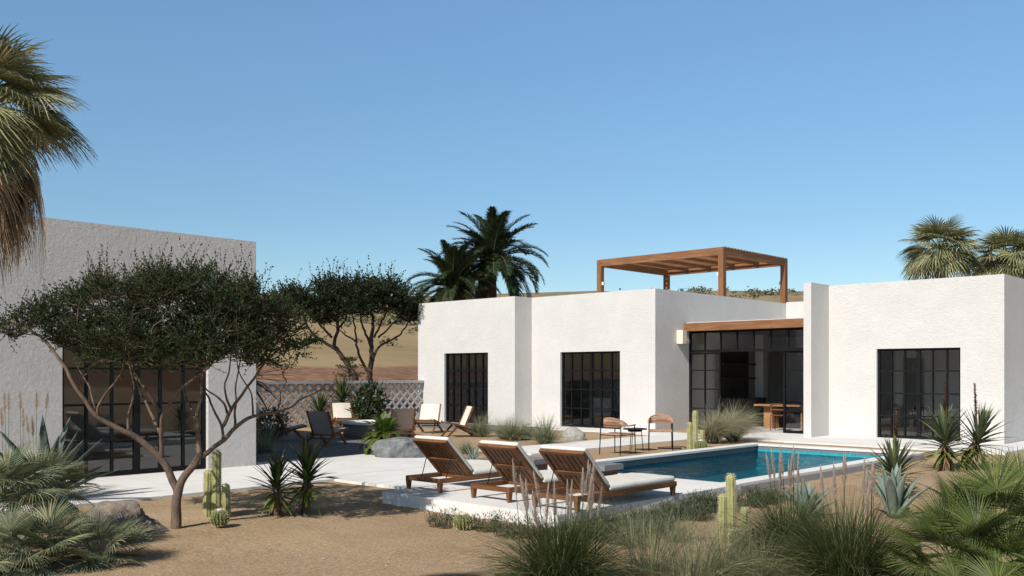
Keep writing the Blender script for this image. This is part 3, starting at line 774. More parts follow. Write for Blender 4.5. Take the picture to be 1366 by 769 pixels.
def plume_mesh(h, L, rr, lean, az, fat=1.0):
    """one feathery seed head with its stalk"""
    m = MB(); p = V((0,0,0)); pts = []
    for i in range(9):
        t = i/8; pts.append(V((math.cos(az)*lean*t*t*h, math.sin(az)*lean*t*t*h, h*t)))
    m.tube(pts, [.004-.0022*i/8 for i in range(9)], 5, 0)
    n = 460
    for i in range(n):
        t = rr.random(); z = h - L + L*t; k = (z/h)
        c = V((math.cos(az)*lean*k*k*h, math.sin(az)*lean*k*k*h, z)); b = .036*(math.sin(PI*min(t*.92+.08,1))**.7)*(.35+.65*(1-t))*fat + .003
        a = rr.uniform(0,2*PI); out = V((math.cos(a), math.sin(a), 0))
        q = c + out*b*rr.uniform(.5,1.1) + V((0,0,rr.uniform(.02,.045)))
        sd = out.cross(V((0,0,1))); w = .0028
        m.add([c - sd*w, c + sd*w, q], [(0,1,2)], 1)
    return m
def fountain_grass(label, loc, scale, seed, nplumes, ph, group='fountain grass clumps with feathery seed heads', name='grass_clump', n=1500, mats=None, spread=.12, fat=1.0):
    t = thing(name, label, 'ornamental grass', loc, 0, group); rr = random.Random(seed)
    m = grass_mesh(n, .78*scale, .17*scale, 8, 1.25, .0062, seed, 5)
    m.build('leaves', M['grass'], t)
    for i in range(nplumes):
        a = rr.uniform(0,2*PI); rd = spread*math.sqrt(rr.random())
        pm = plume_mesh(ph*rr.uniform(.78,1.05), rr.uniform(.2,.28), rr, rr.uniform(.0,.13), a+rr.gauss(0,.5), fat)
        o = pm.build('seed_head', [M['grass'], M['plume']], t); o.location = (rd*1.6*math.cos(a), rd*1.6*math.sin(a), 0)
    return t
def yucca_head(m, c, axis, n, L, w, rr, mi=0, lowmi=None, elmin=-30, elmax=85, lower=0.0):
    ax = V(axis).normalized(); q = V((0,0,1)).rotation_difference(ax)
    prof = lambda t: (.55+.45*min(t*4,1))*(1-max(0,(t-.35)/.65)**1.5)
    for i in range(n):
        k = (i+.5)/n; el = math.radians(elmin + (elmax-elmin)*k**.85 + rr.gauss(0,5)); az = i*2.39996 + rr.gauss(0,.12)
        ll = L*rr.uniform(.82,1.1)*(.9 if k < .25 else 1)
        mm = MB(); blade(mm, dirv(az, el)*.02 + V((0,0,-lower*(1-k)**1.3 + .10*L*k)), az, el, ll, w*rr.uniform(.85,1.15), .5*(1-k)*rr.uniform(.3,1.4)+.04, 5, .35, mi if (lowmi is None or k > .22) else lowmi, prof)
        m.add([c + (q @ V(p)) for p in mm.v], mm.f, mm.m[0])
def yucca(name, label, loc, heads, L, w, n, seed, leaf='yucca', group=None, stalks=(), trunk_r=.045, skirt=True, low='yucca_lime', drop=.45):
    """heads: list of (x, y, z) crown centres relative to base"""
    t = thing(name, label, 'yucca', loc, 0, group); rr = random.Random(seed)
    m = MB()
    for hx, hy, hz in heads:
        pts = smoothpath([(hx*.15,hy*.15,-.05),(hx*.3,hy*.3,hz*.45),(hx,hy,hz)],4); m.tube(pts, [trunk_r*(1.15-.3*i/(len(pts)-1)) for i in range(len(pts))], 8)
    m.build('trunk', M['fibre'], t)
    m = MB(); d = MB()
    for hx, hy, hz in heads:
        yucca_head(m, V((hx,hy,hz)), (hx*.5,hy*.5,max(hz,.3)), n, L, w, rr, 0, 1, lower=hz*drop)
        if skirt:
            for i in range(int(n*.9)):
                f = rr.uniform(.12,1); c = V((hx*f,hy*f,hz*f*.98)); az = rr.uniform(0,2*PI)
                blade(d, c, az, rr.uniform(-1.25,-.55), L*rr.uniform(.35,.62), w*.9, .35, 3, .2, 0)
    m.build('leaves', [M[leaf], M[low]], t)
    if skirt: d.build('dry_leaves', M['skirt'], t)
    for (hx, hy, hz, h, lean) in stalks:
        s = MB(); pts = [V((hx+lean*h*i/6, hy, hz+h*i/6)) for i in range(7)]
        s.tube(pts, [.018-.008*i/6 for i in range(7)], 6)
        for i in range(330):
            f = rr.uniform(.45,1); c = V((hx+lean*h*f,hy,hz+h*f)); az = rr.uniform(0,2*PI)
            o_ = dirv(az, rr.uniform(-.2,.7)); r_ = .065*(1.25-f*.8); sd = o_.cross(V((0,0,1))).normalized()*.012
            s.add([c, c+o_*r_*.6+sd, c+o_*r_, c+o_*r_*.6-sd], [(0,1,2,3)])
        s.build('flower_stalk', M['stalk'], t)
    return t
def fan_leaf(m, base, az, el, pet, rad, rr, nseg=30, span=3.6, mi=0, mp=1, tilt=.5, droop=.25, sway=.6):
    base = V(base); pts = [base]; e = el; p = base.copy()
    for i in range(5):
        p = p + dirv(az, e)*(pet/5); pts.append(p.copy()); e -= sway*.12
    if pet > .05: m.tube(pts, [.011*rad/.45, .008*rad/.45, .007*rad/.45, .006*rad/.45, .0055*rad/.45, .005*rad/.45], 5, mp)
    d = dirv(az, e - tilt); s = V((-math.sin(az), math.cos(az), 0)); n = s.cross(d).normalized()
    if n.z < 0: n = -n
    roll = rr.gauss(0,.22); s, n = (s*math.cos(roll)+n*math.sin(roll)), (n*math.cos(roll)-s*math.sin(roll))
    hub = pts[-1]; dphi = span/nseg
    for k in range(nseg):
        ph = -span/2 + dphi*(k+.5) + rr.gauss(0,.012); q = abs(ph)/(span/2)
        rd = rad*(1 - .22*q*q)*rr.uniform(.93,1.05)
        dr = d*math.cos(ph) + s*math.sin(ph) + n*(.10 - .16*q); dr.normalize()
        sd = (s*math.cos(ph) - d*math.sin(ph)); nn = dr.cross(sd).normalized()
        if nn.dot(n) < 0: nn = -nn
        P = []
        for f in (.03,.3,.55,.78,1.0):
            g = max(0, f-.45); P.append(hub + dr*(rd*f) - V((0,0,1))*(droop*rr.uniform(.6,1.3)*rd*g*g*1.6))
        w0 = 2*math.tan(dphi/2)
        ws = [w0*rd*.04, w0*rd*.30, w0*rd*.40, w0*rd*.24, .002]
        m.strip(P, ws, sd, .55, nn, mi)
def fan_palm(name, label, loc, heads, nleaf, pet, rad, seed, leaf, cat='fan palm', group=None, dead=0, trunk=None, tilt=.5, elr=(-20,85), nseg=30, span=3.6, droop=.25):
    t = thing(name, label, cat, loc, 0, group); rr = random.Random(seed)
    if trunk:
        h, r = trunk; m = MB(); hd = V(heads[0])
        pts = [V((0,0,-.1)).lerp(hd, i/12) for i in range(13)]
        m.tube(pts, [r*(1.2-.25*i/12)*(1.06 if i % 2 else .96) for i in range(13)], 10)
        for i in range(160):
            f = rr.uniform(.05,.98); a = rr.uniform(0,2*PI); c = V((0,0,0)).lerp(hd, f) + V((math.cos(a)*r,math.sin(a)*r,0))
            blade(m, c, a, rr.uniform(.6,1.3), r*rr.uniform(.7,1.3), r*.4, .6, 2, .3, 0)
        m.build('trunk', M['fibre'], t)
    m = MB(); dm = MB()
    for hc in heads:
        hc = V(hc); sc_ = rr.uniform(.88,1.1)
        for i in range(nleaf):
            k = (i+.5)/nleaf; el = math.radians(elr[0] + (elr[1]-elr[0])*k + rr.gauss(0,7)); az = i*2.39996 + rr.gauss(0,.25)
            fan_leaf(m, hc, az, el, pet*rr.uniform(.8,1.15)*sc_, rad*rr.uniform(.85,1.1)*sc_, rr, nseg, span, 0, 1, tilt*rr.uniform(.3,1.4), droop*(1.3-k*.6))
        for i in range(dead):
            az = rr.uniform(0,2*PI)
            fan_leaf(dm, hc-V((0,0,.12*rad/.4)), az, math.radians(rr.uniform(-75,-28)), pet*rr.uniform(.8,1.2), rad*rr.uniform(.75,1.0), rr, nseg, span*.8, 0, 1, tilt*1.3, 1.4)
    m.build('crown', [M[leaf], M[leaf]], t)
    if dead: dm.build('dead_fronds', [M['fan_dead'], M['fan_dead']], t)
    return t
def feather_palm(name, label, loc, h, nfr, L, seed, group=None, leaf='date', nl=46, lw=.03, trunk_r=.2, ll=.42, cat='palm', lean=(0,0)):
    t = thing(name, label, cat, loc, 0, group); rr = random.Random(seed)
    top = V((lean[0], lean[1], h)); m = MB()
    pts = smoothpath([(0,0,-.2),(lean[0]*.3,lean[1]*.3,h*.5),top],6); m.tube(pts, [trunk_r*(1.1-.2*i/(len(pts)-1))*(1.05 if i%2 else .96) for i in range(len(pts))], 10)
    m.build('trunk', M['fibre'], t)
    m = MB()
    for i in range(nfr):
        k = (i+.5)/nfr; el = math.radians(-22 + 105*k**.9 + rr.gauss(0,5)); az = i*2.39996 + rr.gauss(0,.15)
        p = top.copy(); P = [p.copy()]; e = el; N = 12; D = []
        for j in range(N):
            d = dirv(az, e); D.append(d); p = p + d*(L*rr.uniform(.97,1.03)/N); P.append(p.copy()); e -= (.10 + .55/N*(j/N)*2.2)*(.6 if k > .7 else 1)
        m.tube(P, [.022*L/2.4*(1-.85*j/N) for j in range(N+1)], 4, 1)
        side = V((-math.sin(az), math.cos(az), 0))
        for j in range(nl):
            f = .1 + .89*j/(nl-1); x = f*N; a = min(int(x), N-1); c = P[a].lerp(P[a+1], x-a); d = D[a]; up = side.cross(d).normalized()
            if up.z < 0: up = -up
            l2 = ll*L/2.4*(math.sin(PI*min(.12+f*.86,1))**.6)*rr.uniform(.85,1.1)
            for s in (-1, 1):
                dr = (side*s*.8 + d*(.55+.5*f) + up*rr.uniform(.1,.38)).normalized()
                q1 = c + dr*l2*.55; q2 = c + dr*l2 - V((0,0,l2*rr.uniform(.1,.28)))
                w = lw*L/2.4; sd = dr.cross(up).normalized()
                m.strip([c, q1, q2], [w*.6, w, .002], sd, 0, None, 0)
    m.build('crown', [M[leaf], M['fibre']], t)
    return t
def cactus_column(m, sp, c, h, r, ribs, rr, lean=(0,0), bend=None):
    NR = ribs*4; rings = 22; vs = []; c = V(c)
    def centre(t):
        return c + V((lean[0]*t, lean[1]*t, h*t))
    for i in range(rings+1):
        t = i/rings; cap = 1.0 if t < .93 else math.sqrt(max(0, 1-((t-.93)/.07)**2))
        foot = .86+.14*min(t*6,1); wv = 1+.035*math.sin(t*23+c.x*9)
        for k in range(NR):
            a = 2*PI*k/NR; rib = .78+.22*abs(math.cos(a*ribs/2))**.7
            rr_ = r*rib*max(cap,.02)*foot*wv
            vs.append(centre(t) + V((math.cos(a)*rr_, math.sin(a)*rr_, 0)))
    fs = []
    for i in range(rings):
        for k in range(NR):
            k2=(k+1)%NR; fs.append((i*NR+k,i*NR+k2,(i+1)*NR+k2,(i+1)*NR+k))
    fs.append(tuple(rings*NR+k for k in range(NR)))
    m.add(vs, fs, 0, True)
    for k in range(ribs):
        a = 2*PI*k/ribs; out = V((math.cos(a), math.sin(a), 0)); n = int(h/.024)
        for i in range(n):
            t = (i+.5)/n; cap = 1.0 if t < .93 else math.sqrt(max(0, 1-((t-.93)/.07)**2))
            p = centre(t) + out*r*cap
            for j in range(7):
                d = (out + V((rr.gauss(0,.7), rr.gauss(0,.7), rr.gauss(.1,.7)))).normalized(); l = rr.uniform(.008,.022); s = d.orthogonal().normalized()*.0018
                sp.add([p-s, p+s, p+d*l], [(0,1,2)])
def columnar_cactus(label, loc, seed, cols, group='columnar cacti'):
    t = thing('columnar_cactus', label, 'cactus', loc, 0, group); rr = random.Random(seed)
    for (x, y, h, r) in cols:
        m = MB(); sp = MB(); cactus_column(m, sp, (x,y,-.04), h+.04, r, 9, rr, (rr.uniform(-.02,.02), rr.uniform(-.02,.02)))
        st_ = m.build('stem', M['cactus'], t); sp.build('spines', M['spine'], st_)
    return t
def barrel_cactus(label, loc, r, h, seed, group='barrel cacti'):
    t = thing('barrel_cactus', label, 'cactus', loc, 0, group); rr = random.Random(seed); ribs = 16
    m = MB(); sp = MB(); NR = ribs*4; rings = 16; vs = []
    for i in range(rings+1):
        th = -PI*.36 + (PI*.5+PI*.36)*i/rings; rad = math.cos(th)**.85 if th < PI/2-.01 else .01; z = h*(.42+.58*math.sin(th)) if th > 0 else h*(.42+.42*math.sin(th)/math.sin(PI*.36))
        for k in range(NR):
            a = 2*PI*k/NR; q = r*rad*(.84+.16*math.cos(a*ribs)); vs.append((q*math.cos(a), q*math.sin(a), z))
    fs = []
    for i in range(rings):
        for k in range(NR):
            k2=(k+1)%NR; fs.append((i*NR+k,i*NR+k2,(i+1)*NR+k2,(i+1)*NR+k))
    m.add(vs, fs, 0, True); m.build('body', M['barrel'], t)
    for k in range(ribs):
        a = 2*PI*k/ribs
        for i in range(9):
            th = -PI*.25 + (PI*.70)*i/9; rad = math.cos(th)**.85; z = h*(.42+.58*math.sin(th)) if th > 0 else h*(.42+.42*math.sin(th)/math.sin(PI*.36))
            out = V((math.cos(a)*math.cos(th), math.sin(a)*math.cos(th), math.sin(th))); p = V((math.cos(a)*r*rad, math.sin(a)*r*rad, z))
            for j in range(5):
                d = (out + V((rr.gauss(0,.8), rr.gauss(0,.8), rr.gauss(0,.8)))).normalized(); s = d.orthogonal().normalized()*.0018
                sp.add([p-s, p+s, p+d*rr.uniform(.015,.034)], [(0,1,2)])
    sp.build('spines', M['spine'], t)
    m = MB(); m.lathe([(r*.42,h*.90),(r*.40,h*.96),(r*.3,h*1.02),(r*.15,h*1.05),(.003,h*1.055)], 20); m.build('wool_cap', M['wool'], t)
    return t
def agave(label, loc, n, L, w, seed, mat='agave', group=None, elmin=15, elmax=86, curl=1.0):
    t = thing('agave', label, 'agave', loc, 0, group); rr = random.Random(seed); m = MB()
    for i in range(n):
        k = (i+.5)/n; el = math.radians(elmin+(elmax-elmin)*k**.8+rr.gauss(0,4)); az = i*2.39996+rr.gauss(0,.15)
        l = L*rr.uniform(.85,1.1); N = 9; p = dirv(az,0)*.03; e = el; vs = []; side = V((-math.sin(az),math.cos(az),0))
        for j in range(N+1):
            f = j/N; d = dirv(az,e); up = side.cross(d)
            if up.z < 0: up = -up
            ww = w*(.62+.6*math.sin(min(f*2.2,1.25)))*(1-f**2.6)+.002; th = .024*(1-f)*w/.1+.003
            for (a, b) in ((-.5,.25),(-.25,.02),(0,-.05),(.25,.02),(.5,.25),(.25,-.55*.7),(0,-.75*.8),(-.25,-.55*.7)):
                vs.append(p + side*(a*ww) + up*(b*ww*.55 if b > 0 else b*th*1.6))
            p = p + d*(l/N); e -= curl*(.10-.05*k)*(1 if j < 6 else .2)*rr.uniform(.6,1.3)
        fs = []
        for j in range(N):
            for q in range(8): q2=(q+1)%8; fs.append((j*8+q,j*8+q2,(j+1)*8+q2,(j+1)*8+q))
        fs.append(tuple(range(7,-1,-1))); fs.append(tuple(N*8+q for q in range(8)))
        m.add(vs, fs, 0, True)
    o = m.build('leaves', M[mat], t); return t
def rock(name, label, cat, loc, size, seed, mat, rz=0, rough=.28, top=.0, facets=None):
    import bmesh
    bm = bmesh.new(); bmesh.ops.create_icosphere(bm, subdivisions=5, radius=1)
    rr = random.Random(seed); planes = [(dirv(rr.uniform(0,2*PI), rr.uniform(-.4,1.2)), rr.uniform(.62,.86)) for _ in range(facets or 0)]
    for v in bm.verts:
        p = v.co.copy()
        for n, dd in planes:
            k = p.dot(n)
            if k > dd: p = p - n*(k-dd)*.92
        q = p*1.3 + V((seed, seed*2, 0))
        p *= 1 + rough*noise.noise(q) + rough*.5*noise.noise(q*2.3) + rough*.25*noise.noise(q*5.5) + rough*.12*noise.noise(q*13)
        p.z = max(p.z, -.35)
        if top: p.z = top*math.tanh(p.z/top) if p.z > 0 else p.z
        v.co = V((p.x*size[0]/2, p.y*size[1]/2, (p.z+.28)*size[2]/1.28))
    me = bpy.data.meshes.new(name); bm.to_mesh(me); bm.free(); me.materials.append(mat)
    for f in me.polygons: f.use_smooth = True
    o = bpy.data.objects.new(name, me); COL.objects.link(o); o.location = loc; o.rotation_euler = (0,0,rz)
    return tag(o, label, cat)
# ---------------------------------------------------------------- acacias
def acacia(name, label, d0, base_px, trunks, outline, halfdepth, ntarget, leaf_size, mats, seed, leaf_mat, group=None, twigL=.16, nspray=7, nleaf=10, rs=1.0, zfloor=0.0, thick=1.0, gap=-.12, drop_top=20, spikes=40):
    """trunks: [(list of (px, py, depth offset), r0, r1)] measured limbs; the twigs and leaves grow from them into the crown"""
    base = W(base_px[0], base_px[1], d0); base.z = zfloor
    rr = random.Random(seed)
    t = thing(name, label, 'tree', base, 0, group)
    nodes = []; tm = MB()
    for pts, r0, r1 in trunks:
        P = smoothpath([W(x, y, d0+dd)-base for x, y, dd in pts], 5); n = len(P)
        P = [p + V((noise.noise(p*6)*.02*rs, noise.noise(p*6+V((9,0,0)))*.02*rs, 0)) if 0 < i < n-1 else p for i, p in enumerate(P)]
        tm.tube(P, [(r0+(r1-r0)*(i/(n-1))**.8)*thick for i in range(n)], 9 if r0 > .02 else 6)
        for i, p in enumerate(P):
            if i >= n*.45: nodes.append(p)
    def inside(x, y):
        c = False; n = len(outline); j = n-1
        for i in range(n):
            xi, yi = outline[i]; xj, yj = outline[j]
            if (yi > y) != (yj > y) and x < (xj-xi)*(y-yi)/(yj-yi)+xi: c = not c
            j = i
        return c
    xs = [p[0] for p in outline]; ys = [p[1] for p in outline]; xa, xb = min(xs), max(xs); ya, yb = min(ys), max(ys)
    cx, hw = (xa+xb)/2, (xb-xa)/2
    outline = [(x, y + drop_top*(1-(y-ya)/(yb-ya))) for x, y in outline]
    targets = []
    while len(targets) < ntarget:
        x, y = rr.uniform(xa, xb), rr.uniform(ya, yb)
        if not inside(x, y): continue
        if rr.random() < .5*((y-ya)/(yb-ya))**1.5: continue
        hd = halfdepth*math.sqrt(max(.08, 1-((x-cx)/hw)**2)); p_ = W(x, y, d0+rr.uniform(-hd, hd))-base
        if noise.noise(p_*(2.4/rs) + V((seed,0,0))) < gap: continue
        targets.append(p_)
    def near(p): return min(nodes, key=lambda q: (q-p).length_squared + (2.5*max(0, q.z-p.z+.05*rs))**2)
    targets.sort(key=lambda p: (near(p)-p).length)
    lm = MB(); wm = MB()
    def leaf(c, d, s, size):
        w = s*size*.42; e = c + d*size
        mid = c + d*size*.5
        lm.add([c, mid-w, e, mid+w], [(0,1,2,3)])
    def twig(c, d, L, r=.0022):
        P = [c]; p = c.copy()
        for i in range(4):
            d = (d + V((rr.gauss(0,.10), rr.gauss(0,.10), rr.gauss(.05,.08)))).normalized(); p = p + d*(L/4); P.append(p.copy())
        wm.tube(P, [r*rs, r*.8*rs, r*.6*rs, r*.5*rs, r*.3*rs], 3)
        for i in range(nleaf):
            f = (i+rr.random())/nleaf*4; a = min(int(f),3); c2 = P[a].lerp(P[a+1], f-a)
            ld = (d + V((rr.gauss(0,.65), rr.gauss(0,.65), rr.gauss(.1,.5)))).normalized(); s = ld.cross(V((rr.gauss(0,1), rr.gauss(0,1), rr.gauss(0,1)))).normalized()
            leaf(c2, ld, s, leaf_size*rr.uniform(.6,1.3))
    for tg in targets:
        q = near(tg); v = tg-q; L = v.length
        mid1 = q + v*.33 + V((rr.gauss(0,.08), rr.gauss(0,.08), rr.gauss(-.04,.06)))*L; mid2 = q + v*.7 + V((rr.gauss(0,.08), rr.gauss(0,.08), rr.gauss(-.03,.06)))*L
        P = smoothpath([q, mid1, mid2, tg], 3); r0 = (.0035+.010*min(L/.7/rs,1))*rs
        tm.tube(P, [r0+(.002*rs-r0)*i/(len(P)-1) for i in range(len(P))], 5)
        nodes.extend(P[3:])
        out = v.normalized()
        for s in range(nspray):
            d = (out*.7 + V((rr.gauss(0,.75), rr.gauss(0,.75), rr.gauss(.25,.32)))).normalized()
            twig(P[-1 - (s % 5)], d, twigL*rr.uniform(.6,1.3))
    # loose upright sprigs that break the top of the crown
    tops = sorted(targets, key=lambda p: -p.z + .25*rr.random())[:int(ntarget*.35)]
    for _ in range(spikes):
        c = rr.choice(tops); twig(c, V((rr.gauss(0,.45), rr.gauss(0,.45), 1)).normalized(), twigL*rr.uniform(1.4,2.3), .003)
    b = tm.build('trunk', mats, t); wm.build('twigs', mats, t); lm.build('crown', leaf_mat, t)
    return t
# ---------------------------------------------------------------- planting
def ground_pt(px, py, z=0.0):
    p = G(px, py, z); return (p.x, p.y, z)
# umbrella acacia in front of the guest house
T1 = [
 ([(237,664,.0),(233,648,0),(216,614,-.05),(194,594,-.1),(179,582,-.15),(150,569,-.25),(132,557,-.3),(116,538,-.35),(97,510,-.4),(79,479,-.4),(55,450,-.35),(38,440,-.3),(15,428,-.25)], .036, .007),
 ([(216,614,-.05),(214,582,-.1),(216,563,-.15),(230,532,-.25),(260,504,-.35),(283,485,-.45),(300,440,-.5)], .021, .006),
 ([(213,579,-.1),(197,541,.05),(185,520,.15),(170,470,.3)], .016, .005),
 ([(172,574,-.17),(172,554,-.2),(179,525,-.3),(172,470,-.5),(178,420,-.6)], .015, .005),
 ([(127,548,-.3),(119,519,-.2),(104,488,-.05),(92,440,.1)], .014, .005),
 ([(132,556,-.3),(134,535,-.4),(160,500,-.6),(170,455,-.8)], .014, .005),
 ([(214,550,-.15),(191,516,-.25),(172,485,-.3),(150,450,-.3),(140,410,-.3)], .018, .005),
 ([(235,708,0),(235,690,0),(236,672,0),(238,652,0),(244,638,.02),(258,620,.05),(267,606,.07)], .046, .027),
 ([(266,608,.07),(265,590,.1),(263,554,.15),(269,522,.2),(272,494,.25),(285,470,.3),(290,420,.35)], .027, .006),
 ([(263,560,.15),(247,530,.3),(240,490,.5),(225,440,.7)], .017, .005),
 ([(266,610,.07),(274,606,.1),(297,588,.15),(319,566,.2),(335,557,.25),(352,553,.3),(368,550,.35),(387,544,.4),(402,533,.45),(418,526,.5),(432,518,.5)], .024, .004),
 ([(368,550,.35),(375,536,.35),(375,523,.4),(382,508,.4)], .008, .003),
 ([(297,586,.15),(294,566,.2),(278,532,.3),(266,507,.4),(250,460,.5)], .015, .005),
 ([(296,570,.18),(310,544,.1),(331,516,.05),(353,485,0),(370,455,-.05),(385,435,-.1)], .017, .005),
 ([(303,552,.15),(300,541,.2),(290,530,.25),(275,519,.35),(268,490,.5)], .012, .005),
 ([(313,569,.19),(314,545,.3),(314,522,.4),(319,491,.5),(325,450,.6)], .012, .004),
 ([(308,546,.1),(300,522,-.05),(306,491,-.2),(310,440,-.4)], .012, .004),
 ([(338,555,.25),(337,540,.3),(333,522,.3),(316,488,.25),(320,440,.2)], .011, .004),
]
O1 = [(0,420),(25,405),(60,394),(95,380),(120,364),(150,358),(166,372),(186,350),(215,344),(240,352),(262,343),(292,348),(312,362),(336,370),(346,396),(375,396),(398,413),(415,450),(406,480),(385,474),(362,494),(335,484),(302,474),(286,490),(256,482),(230,496),(205,482),(176,492),(150,480),(122,486),(100,464),(72,454),(46,442),(20,442),(0,437)]
acacia('acacia_tree', 'umbrella shaped acacia with forked brown trunk growing in sand before the guest house window', 10.37, (235,706), T1, O1, 1.15, 790, .021, M['bark'], 5, M['acacia'], twigL=.21, nspray=9, nleaf=19, spikes=170, thick=1.35)
# darker acacia beyond the lattice wall
def Z(x, y): return (340+x/4.523, 340+y/4.523)
def tr(pts): return [(*Z(x, y), d) for x, y, d in pts]
T2 = [
 (tr([(615,790,0),(600,730,0),(560,665,0),(505,585,-.1),(480,540,-.1),(500,440,.1),(500,370,.2),(470,300,.3)]), .13, .03),
 (tr([(500,580,-.1),(420,530,-.3),(340,470,-.6),(305,400,-.8),(290,360,-.9),(240,280,-1)]), .065, .02),
 (tr([(465,500,-.1),(400,430,-.4),(380,380,-.5),(420,330,-.5)]), .05, .02),
 (tr([(500,450,.1),(545,390,.3),(560,330,.5),(600,250,.6)]), .045, .02),
 (tr([(690,790,.3),(692,720,.3),(705,620,.3),(705,520,.3),(710,420,.4),(700,330,.4),(680,220,.5)]), .13, .03),
 (tr([(680,700,.3),(640,640,.3),(620,560,.3),(610,480,.2),(590,380,.1),(570,330,-.2)]), .06, .02),
 (tr([(605,520,.2),(540,480,.0),(510,450,-.1)]), .035, .018),
 (tr([(705,560,.3),(660,460,.5),(640,400,.7),(640,320,.9)]), .055, .02),
 (tr([(715,640,.3),(745,560,.2),(850,500,0),(900,450,-.1),(940,380,-.2)]), .055, .02),
 (tr([(745,500,.3),(790,460,.4),(850,400,.6),(890,370,.7)]), .04, .018),
 (tr([(720,500,.3),(760,420,.1),(800,330,-.2),(830,280,-.4)]), .045, .02),
]
O2 = [Z(x, y) for x, y in [(110,185),(200,165),(280,190),(300,180),(330,280),(395,265),(385,120),(430,100),(520,105),(600,90),(690,105),(800,100),(860,140),(910,180),(960,230),(990,300),(970,390),(900,390),(860,350),(820,300),(740,320),(660,360),(560,330),(520,345),(470,400),(400,420),(330,370),(250,330),(210,280)]]
p = W(478, 520, 33.5); zf = hill(p.x, p.y)
acacia('acacia_tree', 'dark two stemmed acacia rising beyond the lattice wall in front of the dry field', 33.5, (478,520), T2, O2, 1.7, 420, .075, M['bark_dark'], 9, M['acacia_dark'], twigL=.55, nspray=7, nleaf=13, rs=2.6, zfloor=zf, spikes=40)
# small sapling between the stems
p = W(466, 520, 32.5)
sp_ = thing('sapling', 'thin tiered sapling in front of the dark acacia stems beyond the lattice wall', 'tree', (p.x, p.y, hill(p.x, p.y)))
m = MB(); lm = MB(); m.tube([(0,0,-.1),(.02,0,.8),(-.03,.02,1.6),(0,0,2.1)], [.03,.025,.02,.008], 6)
for tier, (z, rad) in enumerate(((1.15,.55),(1.45,.6),(1.75,.5),(2.05,.3))):
    for i in range(150):
        a = R.uniform(0,2*PI); q = rad*math.sqrt(R.random()); c = V((q*math.cos(a), q*math.sin(a), z+q*.22+R.gauss(0,.03)))
        if i < 9: m.tube([(0,0,z-.15), c], [.01,.005], 4)
        d = dirv(R.uniform(0,6.28), R.uniform(-.3,.8)); s = d.orthogonal().normalized(); lm.add([c, c+d*.05-s*.02, c+d*.09, c+d*.05+s*.02], [(0,1,2,3)])
m.build('trunk', M['bark_dark'], sp_); lm.build('crown', M['acacia_dark'], sp_)
# date palms behind the villa
p = W(657, 352, 43); feather_palm('date_palm', 'taller dark feathery palm behind the left wing of the villa', (p.x,p.y,hill(p.x,p.y)), p.z-hill(p.x,p.y), 54, 2.9, 3, 'feathery palms behind the villa', nl=84, lw=.034, ll=.52)
p = W(604, 386, 41); feather_palm('date_palm', 'lower green feathery palm left of the taller one behind the villa', (p.x,p.y,hill(p.x,p.y)), p.z-hill(p.x,p.y), 48, 2.4, 8, 'feathery palms behind the villa', nl=80, lw=.034, ll=.52)
# fan palms behind the right wing
for px, py, d, rad, sd, lab in ((1256,338,33,.92,21,'bushy fan palm behind the right wing, seen whole above the parapet'), (1342,350,35,.9,22,'fan palm above the right wing at the edge of the photo, partly cut off')):
    p = W(px, py, d); fan_palm('fan_palm', lab, (p.x,p.y,0), [(0,0,p.z)], 52, .80, rad, sd, 'fan', 'palm', 'fan palms behind the right wing', 8, (p.z, .16), .5, (-25,85), 26, 3.9, .35)
# small fan palm close by at the left edge
p = W(-22, 150, 4.55); q_ = W(-85, 150, 4.55); fan_palm('fan_palm', 'shaggy fan palm with hanging dead fronds cut off by the left edge', (q_.x,q_.y,0), [(p.x-q_.x,p.y-q_.y,p.z)], 58, .27, .30, 31, 'fan', 'palm', None, 34, (p.z, .06), .38, (-35,88), 40, 3.9, .38)
# dwarf fan palms
b = G(40,745)
hd = [W(60,645,9.0)-b, W(62,730,8.2)-b, W(128,738,8.5)-b, W(5,650,8.7)-b, W(5,735,8.0)-b]
fan_palm('dwarf_fan_palm', 'grey green clump of dwarf fan palms beside the brown rock', (b.x,b.y,0), [tuple(h-V((0,0,.10))) for h in hd], 24, .27, .33, 41, 'fan_grey', 'fan palm', None, 3, None, .3, (-10,84), 28, 2.7, .22)
b = G(1325,800)
hd = [W(1325,690,7.3)-b, W(1275,735,7.1)-b, W(1365,750,6.9)-b]
t_ = fan_palm('dwarf_fan_palm', 'deep green fan palm with broad pleated leaves at the right edge', (b.x,b.y,0), [tuple(h-V((0,0,.12))) for h in hd], 24, .30, .34, 43, 'fan_right', 'fan palm', None, 0, None, .12, (0,84), 40, 3.0, .15)
m = MB(); rr_ = random.Random(5)     # the big leaves that face the camera
for (px, py, d, rad, az_, fe) in ((1330,655,7.2,.37,2.3,1.15),(1268,668,7.3,.27,3.2,1.0),(1372,690,7.1,.32,1.5,.9),(1302,705,6.95,.32,2.7,1.1),(1252,718,7.05,.27,3.3,.9),(1345,740,6.8,.34,2.0,1.1),(1240,752,6.9,.27,3.6,.7),(1296,752,6.75,.30,2.6,1.2),(1215,745,7.0,.22,3.9,.4),(1275,775,6.6,.28,2.9,.9),(1330,780,6.5,.3,2.0,.8),(1362,640,7.4,.28,1.9,1.2),(1290,672,7.4,.28,2.8,1.3)):
    hub = W(px, py, d)-b; st0 = V(hd[0]) - V((0,0,.25)) + (hub-V(hd[0]))*.25
    m.tube([st0, (st0+hub)/2 + V((0,0,.02)), hub], .006, 5, 1)
    fan_leaf(m, hub - dirv(az_, fe)*.02, az_, fe, .02, rad, rr_, 48, 4.0, 0, 1, 0.0, .10, .0)
m.build('crown', [M['fan_right'], M['fan_right']], t_)
